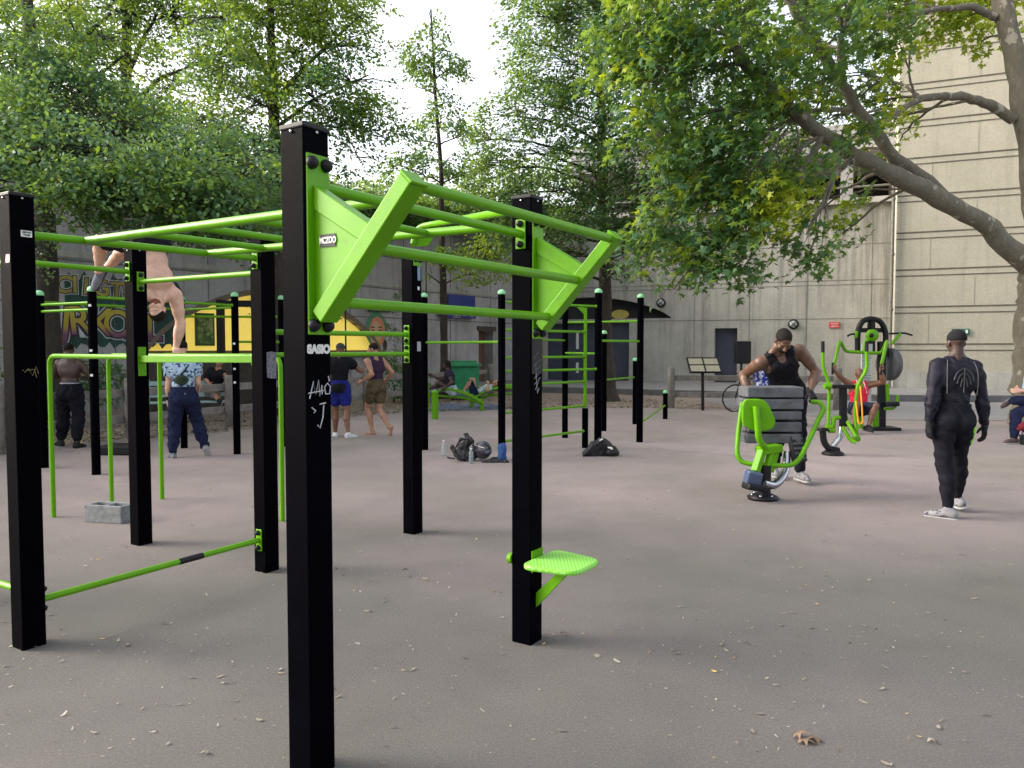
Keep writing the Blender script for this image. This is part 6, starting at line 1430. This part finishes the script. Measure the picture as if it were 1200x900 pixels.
# trees beyond the walls
for i, (px, py, d, bl, lab) in enumerate(((455, 300, 40, [(420, 235, 40, 2.6, .8), (470, 225, 41, 2.2, .8), (380, 225, 38, 2.4, .8, 0, .9), (440, 262, 39, 2.2, .7), (400, 270, 38, 2.0, .7), (350, 240, 37, 2.2, 1.1), (480, 262, 39, 2.0, .7), (415, 300, 36, 1.4, .5, 0, .7), (300, 250, 35, 2.4, 1.3), (240, 260, 33, 2.2, 1.3)], 'dark spreading tree crown showing above the graffiti wall'),
                                     (560, 300, 42, [(520, 232, 42, 2.2, .7, 1, .7), (560, 225, 42, 2.3, .8, 1, .7), (600, 215, 43, 2.4, 1.0, 1, .7), (530, 262, 41, 2.3, .7, 1, .8), (580, 262, 41, 2.2, .7, 1)], 'yellowish tree crown beyond the wall near the middle of the view'),
                                     (700, 300, 44, [(650, 200, 44, 2.6, 1.2, 1, .6), (700, 190, 44, 2.8, 1.2, 0, .6), (760, 195, 44, 2.6, 1.2, 1, .6), (820, 205, 44, 2.6, 1.2, 1, .6), (720, 240, 43, 2.4, 1.0), (780, 235, 43, 2.4, 1.0)], 'loose green tree crown far behind the dark arch'))):
    c = W(px, py, d); tree('distant_tree', lab, [V3(c[0], c[1], 0), V3(c[0], c[1], 5), V3(c[0] + .3, c[1], 7.6)], [.3, .25, .12], bl, ['leafC', 'leafB'], .17, dens=.8, disc=.7, per=40)
# ivy and shrubs along the left wall
def shrub(name, label, px, py, d, blobs, leafm=('leafC',), size=.07):
    b = V3(*W(px, py, d)[:2], 0); return tree(name, label, [b, b + V3(0, 0, .5 if py > 400 and blobs[0][1] > 300 else 5)], [.03, .02], blobs, list(leafm), size, dens=1.3, disc=.25, per=34, cat='shrub', tw=False, gaps=0)
shrub('shrub', 'dark green shrub behind the fence right of the barefoot man', 462, 470, 23.5, [(462, 438, 23.5, .45, .5), (468, 450, 23.3, .4, .35), (455, 425, 23.8, .3, .4)])
shrub('shrub', 'low dark bush beneath the graffiti behind the standing shirtless man', 110, 470, 17.5, [(110, 440, 17.5, .6, .35), (130, 452, 17.3, .5, .3), (70, 445, 17, .6, .4)])
shrub('ivy', 'ivy hanging beside the left foot of the yellow arch post', 330, 380, 21.5, [(322, 345, 21.8, .4, .5), (336, 375, 22, .3, .6), (335, 420, 21.6, .35, .5), (316, 350, 21, .4, .2)])
shrub('ivy', 'ivy patch on the wall between yellow arch and painted face', 405, 380, 25, [(398, 340, 25, .4, .5), (394, 365, 24.7, .3, .5), (462, 350, 27, .2, .5), (464, 385, 27, .25, .6), (460, 420, 26.5, .3, .6)])
shrub('shrub', 'bare-twigged bush at the far left edge beside the nearest left post', 6, 480, 15, [(4, 430, 15, .3, .5, 0, .6), (14, 400, 15, .25, .4, 0, .5)])
shrub('climbing_plant', 'leafy creeper spilling over the top of the long graffiti wall', 500, 440, 27, [(385, 232, 25.8, 1.2, .4), (410, 245, 26.4, 1.0, .4), (440, 240, 27.4, 1.2, .4), (470, 248, 28.2, 1.2, .4, 0, .8), (500, 250, 29.2, 1.2, .45), (535, 245, 30.4, 1.4, .5), (570, 250, 31.6, 1.4, .5), (605, 250, 33, 1.5, .5), (640, 255, 34.5, 1.5, .6), (575, 285, 31.6, .9, .5, 0, .8)], ('leafC', 'leafB'), .11)
# ================================================================= leaf litter
n = 5600
pts = []
while len(pts) < n:
    d = 2.2 + (rng.random() ** 1.25) * 17; x = rng.uniform(-.72, .72) * d
    k = math.sin(x * 1.7 + 2) * math.sin(d * 1.3) * .5 + .5
    if rng.random() < .25 + .75 * k: pts.append((x, d, .006))
for _ in range(26):
    cx_, cy_ = rng.uniform(-.5, .6), rng.uniform(3, 12); cx_ *= cy_
    for __ in range(int(rng.integers(8, 26))): pts.append((cx_ + rng.normal() * .22, cy_ + rng.normal() * .22, .006))
for p_ in (pB, pC, pD, pE, pF, G(894, 588), G(976, 534)):
    for __ in range(26): pts.append((p_[0] + .15 + rng.normal() * .22, p_[1] + rng.normal() * .22, .006))
P_ = np.array(pts); N_ = len(P_)
M['litter'] = None
def mk_litter():
    m, nt, N, L, P = newmat('dry_leaf'); a = N.new('ShaderNodeAttribute'); a.attribute_name = 'var'
    L.new(ramp(N, L, a.outputs['Fac'], [(0, (.06, .04, .025)), (.16, (.2, .13, .08)), (.3, (.15, .12, .09)), (.6, (.235, .205, .165)), (.9, (.34, .31, .26)), (1, (.42, .30, .1))]), P.inputs['Base Color']); P.inputs['Roughness'].default_value = .85; return m
M['litter'] = mk_litter()
chip = (np.array([[-.5, -.12, .02], [-.1, -.2, .0], [.5, -.05, .09], [.42, .12, .05], [0, .2, 0], [-.45, .14, .08]]), np.array([[0, 1, 5], [1, 4, 5], [1, 2, 4], [2, 3, 4]]))
sc = np.where(rng.random(N_) < .9, .005 + rng.random(N_) ** 2 * .018, rng.uniform(.02, .045, N_)); nv = rng.normal(size=(N_, 3)) * .2 + V3(0, 0, 1)
v3, f3, a3 = inst(chip[0], chip[1], P_, frames(nv), sc, np.clip(rng.normal(.5, .28, N_), 0, 1)); v3[:, 2] = np.maximum(v3[:, 2], .003)
o = np_mesh('leaf_litter', v3, f3, M['litter'], None, a3); tag(o, 'pale scraps of bark and dry leaves scattered over the grey ground', 'litter', None, 'stuff')
# litter on the dirt strip
n2 = 5200; t_ = rng.random(n2); ed = np.array([p[:2] for p in edge]); k = rng.integers(0, len(ed) - 1, n2)
p2 = ed[k] * (1 - t_[:, None]) + ed[k + 1] * t_[:, None]; p2 = np.concatenate([p2 + V3(-.25, 1, 0)[:2] * (rng.random((n2, 1)) ** 1.5 * 4.2 - .35), np.full((n2, 1), .012)], 1)
v3, f3, a3 = inst(chip[0], chip[1], p2, frames(rng.normal(size=(n2, 3)) * .3 + V3(0, 0, 1)), rng.uniform(.04, .11, n2), np.clip(rng.normal(.45, .3, n2), 0, 1)); v3[:, 2] = np.maximum(v3[:, 2], .007)
o = np_mesh('dirt_litter', v3, f3, M['litter'], None, a3); tag(o, 'fallen leaves covering the brown earth strip along the fence', 'litter', None, 'stuff')
# a few larger single leaves
for (px, py, s_, var, lab) in ((940, 866, .11, .12, 'crumpled dark brown leaf at the bottom right of the ground'), (1098, 872, .07, .62, 'curled tan leaf pair at the lower right corner'), (251, 886, .07, .6, 'pale round leaf near the bottom left beside the nearest post'), (656, 742, .07, .1, 'brown dead leaf at the foot of the post with the step plate'), (477, 667, .07, .08, 'small dark curled leaf on open ground left of the step plate'), (700, 768, .06, .65, 'pale papery leaf in front of the step plate')):
    p_ = G(px, py); VV_, FF_, AA_ = [], [], []; c_ = 0
    for q_ in range(3 if s_ > .08 else 1):
        vv, ff, aa = inst(LEAFP[0] * V3(1, 1, 1.8), LEAFP[1], (p_ + rng.normal(size=3) * V3(1, 1, 0) * s_ * .3 + V3(0, 0, .012))[None], frames(rng.normal(size=(1, 3)) * .3 + V3(0, 0, 1)), np.array([s_ * .6]), np.array([var])); VV_.append(vv); FF_.append(ff + c_); AA_.append(aa); c_ += len(vv)
    vv = np.concatenate(VV_); vv[:, 2] = np.maximum(vv[:, 2], .004)
    o = np_mesh('fallen_leaf', vv, np.concatenate(FF_), M['litter'], None, np.concatenate(AA_)); tag(o, lab, 'leaf', 'larger fallen leaves')
# ================================================================= LIGHT, SKY, CAMERA
EL, AZ = math.radians(27), math.radians(-84)
world = bpy.data.worlds.new('World'); scn.world = world; world.use_nodes = True
wn = world.node_tree; bg = wn.nodes['Background']; sky = wn.nodes.new('ShaderNodeTexSky'); sky.sky_type = 'NISHITA'; sky.sun_disc = False
sky.sun_elevation = EL; sky.sun_rotation = AZ; sky.air_density = 1.0; sky.dust_density = 4.0; sky.ozone_density = 1.0
hs = wn.nodes.new('ShaderNodeHueSaturation'); hs.inputs['Saturation'].default_value = .45; wn.links.new(sky.outputs['Color'], hs.inputs['Color']); wm = wn.nodes.new('ShaderNodeMix'); wm.data_type = 'RGBA'; wm.blend_type = 'MULTIPLY'; wm.inputs['Factor'].default_value = 1; wm.inputs[7].default_value = (1.035, 1.0, .96, 1); wn.links.new(hs.outputs['Color'], wm.inputs[6]); wn.links.new(wm.outputs[2], bg.inputs['Color']); bg.inputs['Strength'].default_value = .15
sd = bpy.data.lights.new('sun', 'SUN'); sd.energy = .6; sd.angle = math.radians(30); sd.color = (1, .93, .82)
so = bpy.data.objects.new('sun', sd); col.objects.link(so)
from mathutils import Vector
dirv = Vector((math.sin(AZ) * math.cos(EL), math.cos(AZ) * math.cos(EL), math.sin(EL))); so.rotation_euler = (-dirv).to_track_quat('-Z', 'Y').to_euler()
cd = bpy.data.cameras.new('camera'); cam = bpy.data.objects.new('camera', cd); col.objects.link(cam); cam.location = tuple(CAM); cam.rotation_euler = (math.pi / 2 - TH, 0, 0)
cd.sensor_width = 36; cd.lens = 27; cd.clip_end = 1000; cd.clip_start = .05; scn.camera = cam
scn.view_settings.view_transform = 'Standard'; scn.view_settings.look = 'None'; scn.view_settings.gamma = 1; scn.view_settings.exposure = 1.88
scn.cycles.max_bounces = 6; scn.cycles.transparent_max_bounces = 8; scn.cycles.use_denoising = True
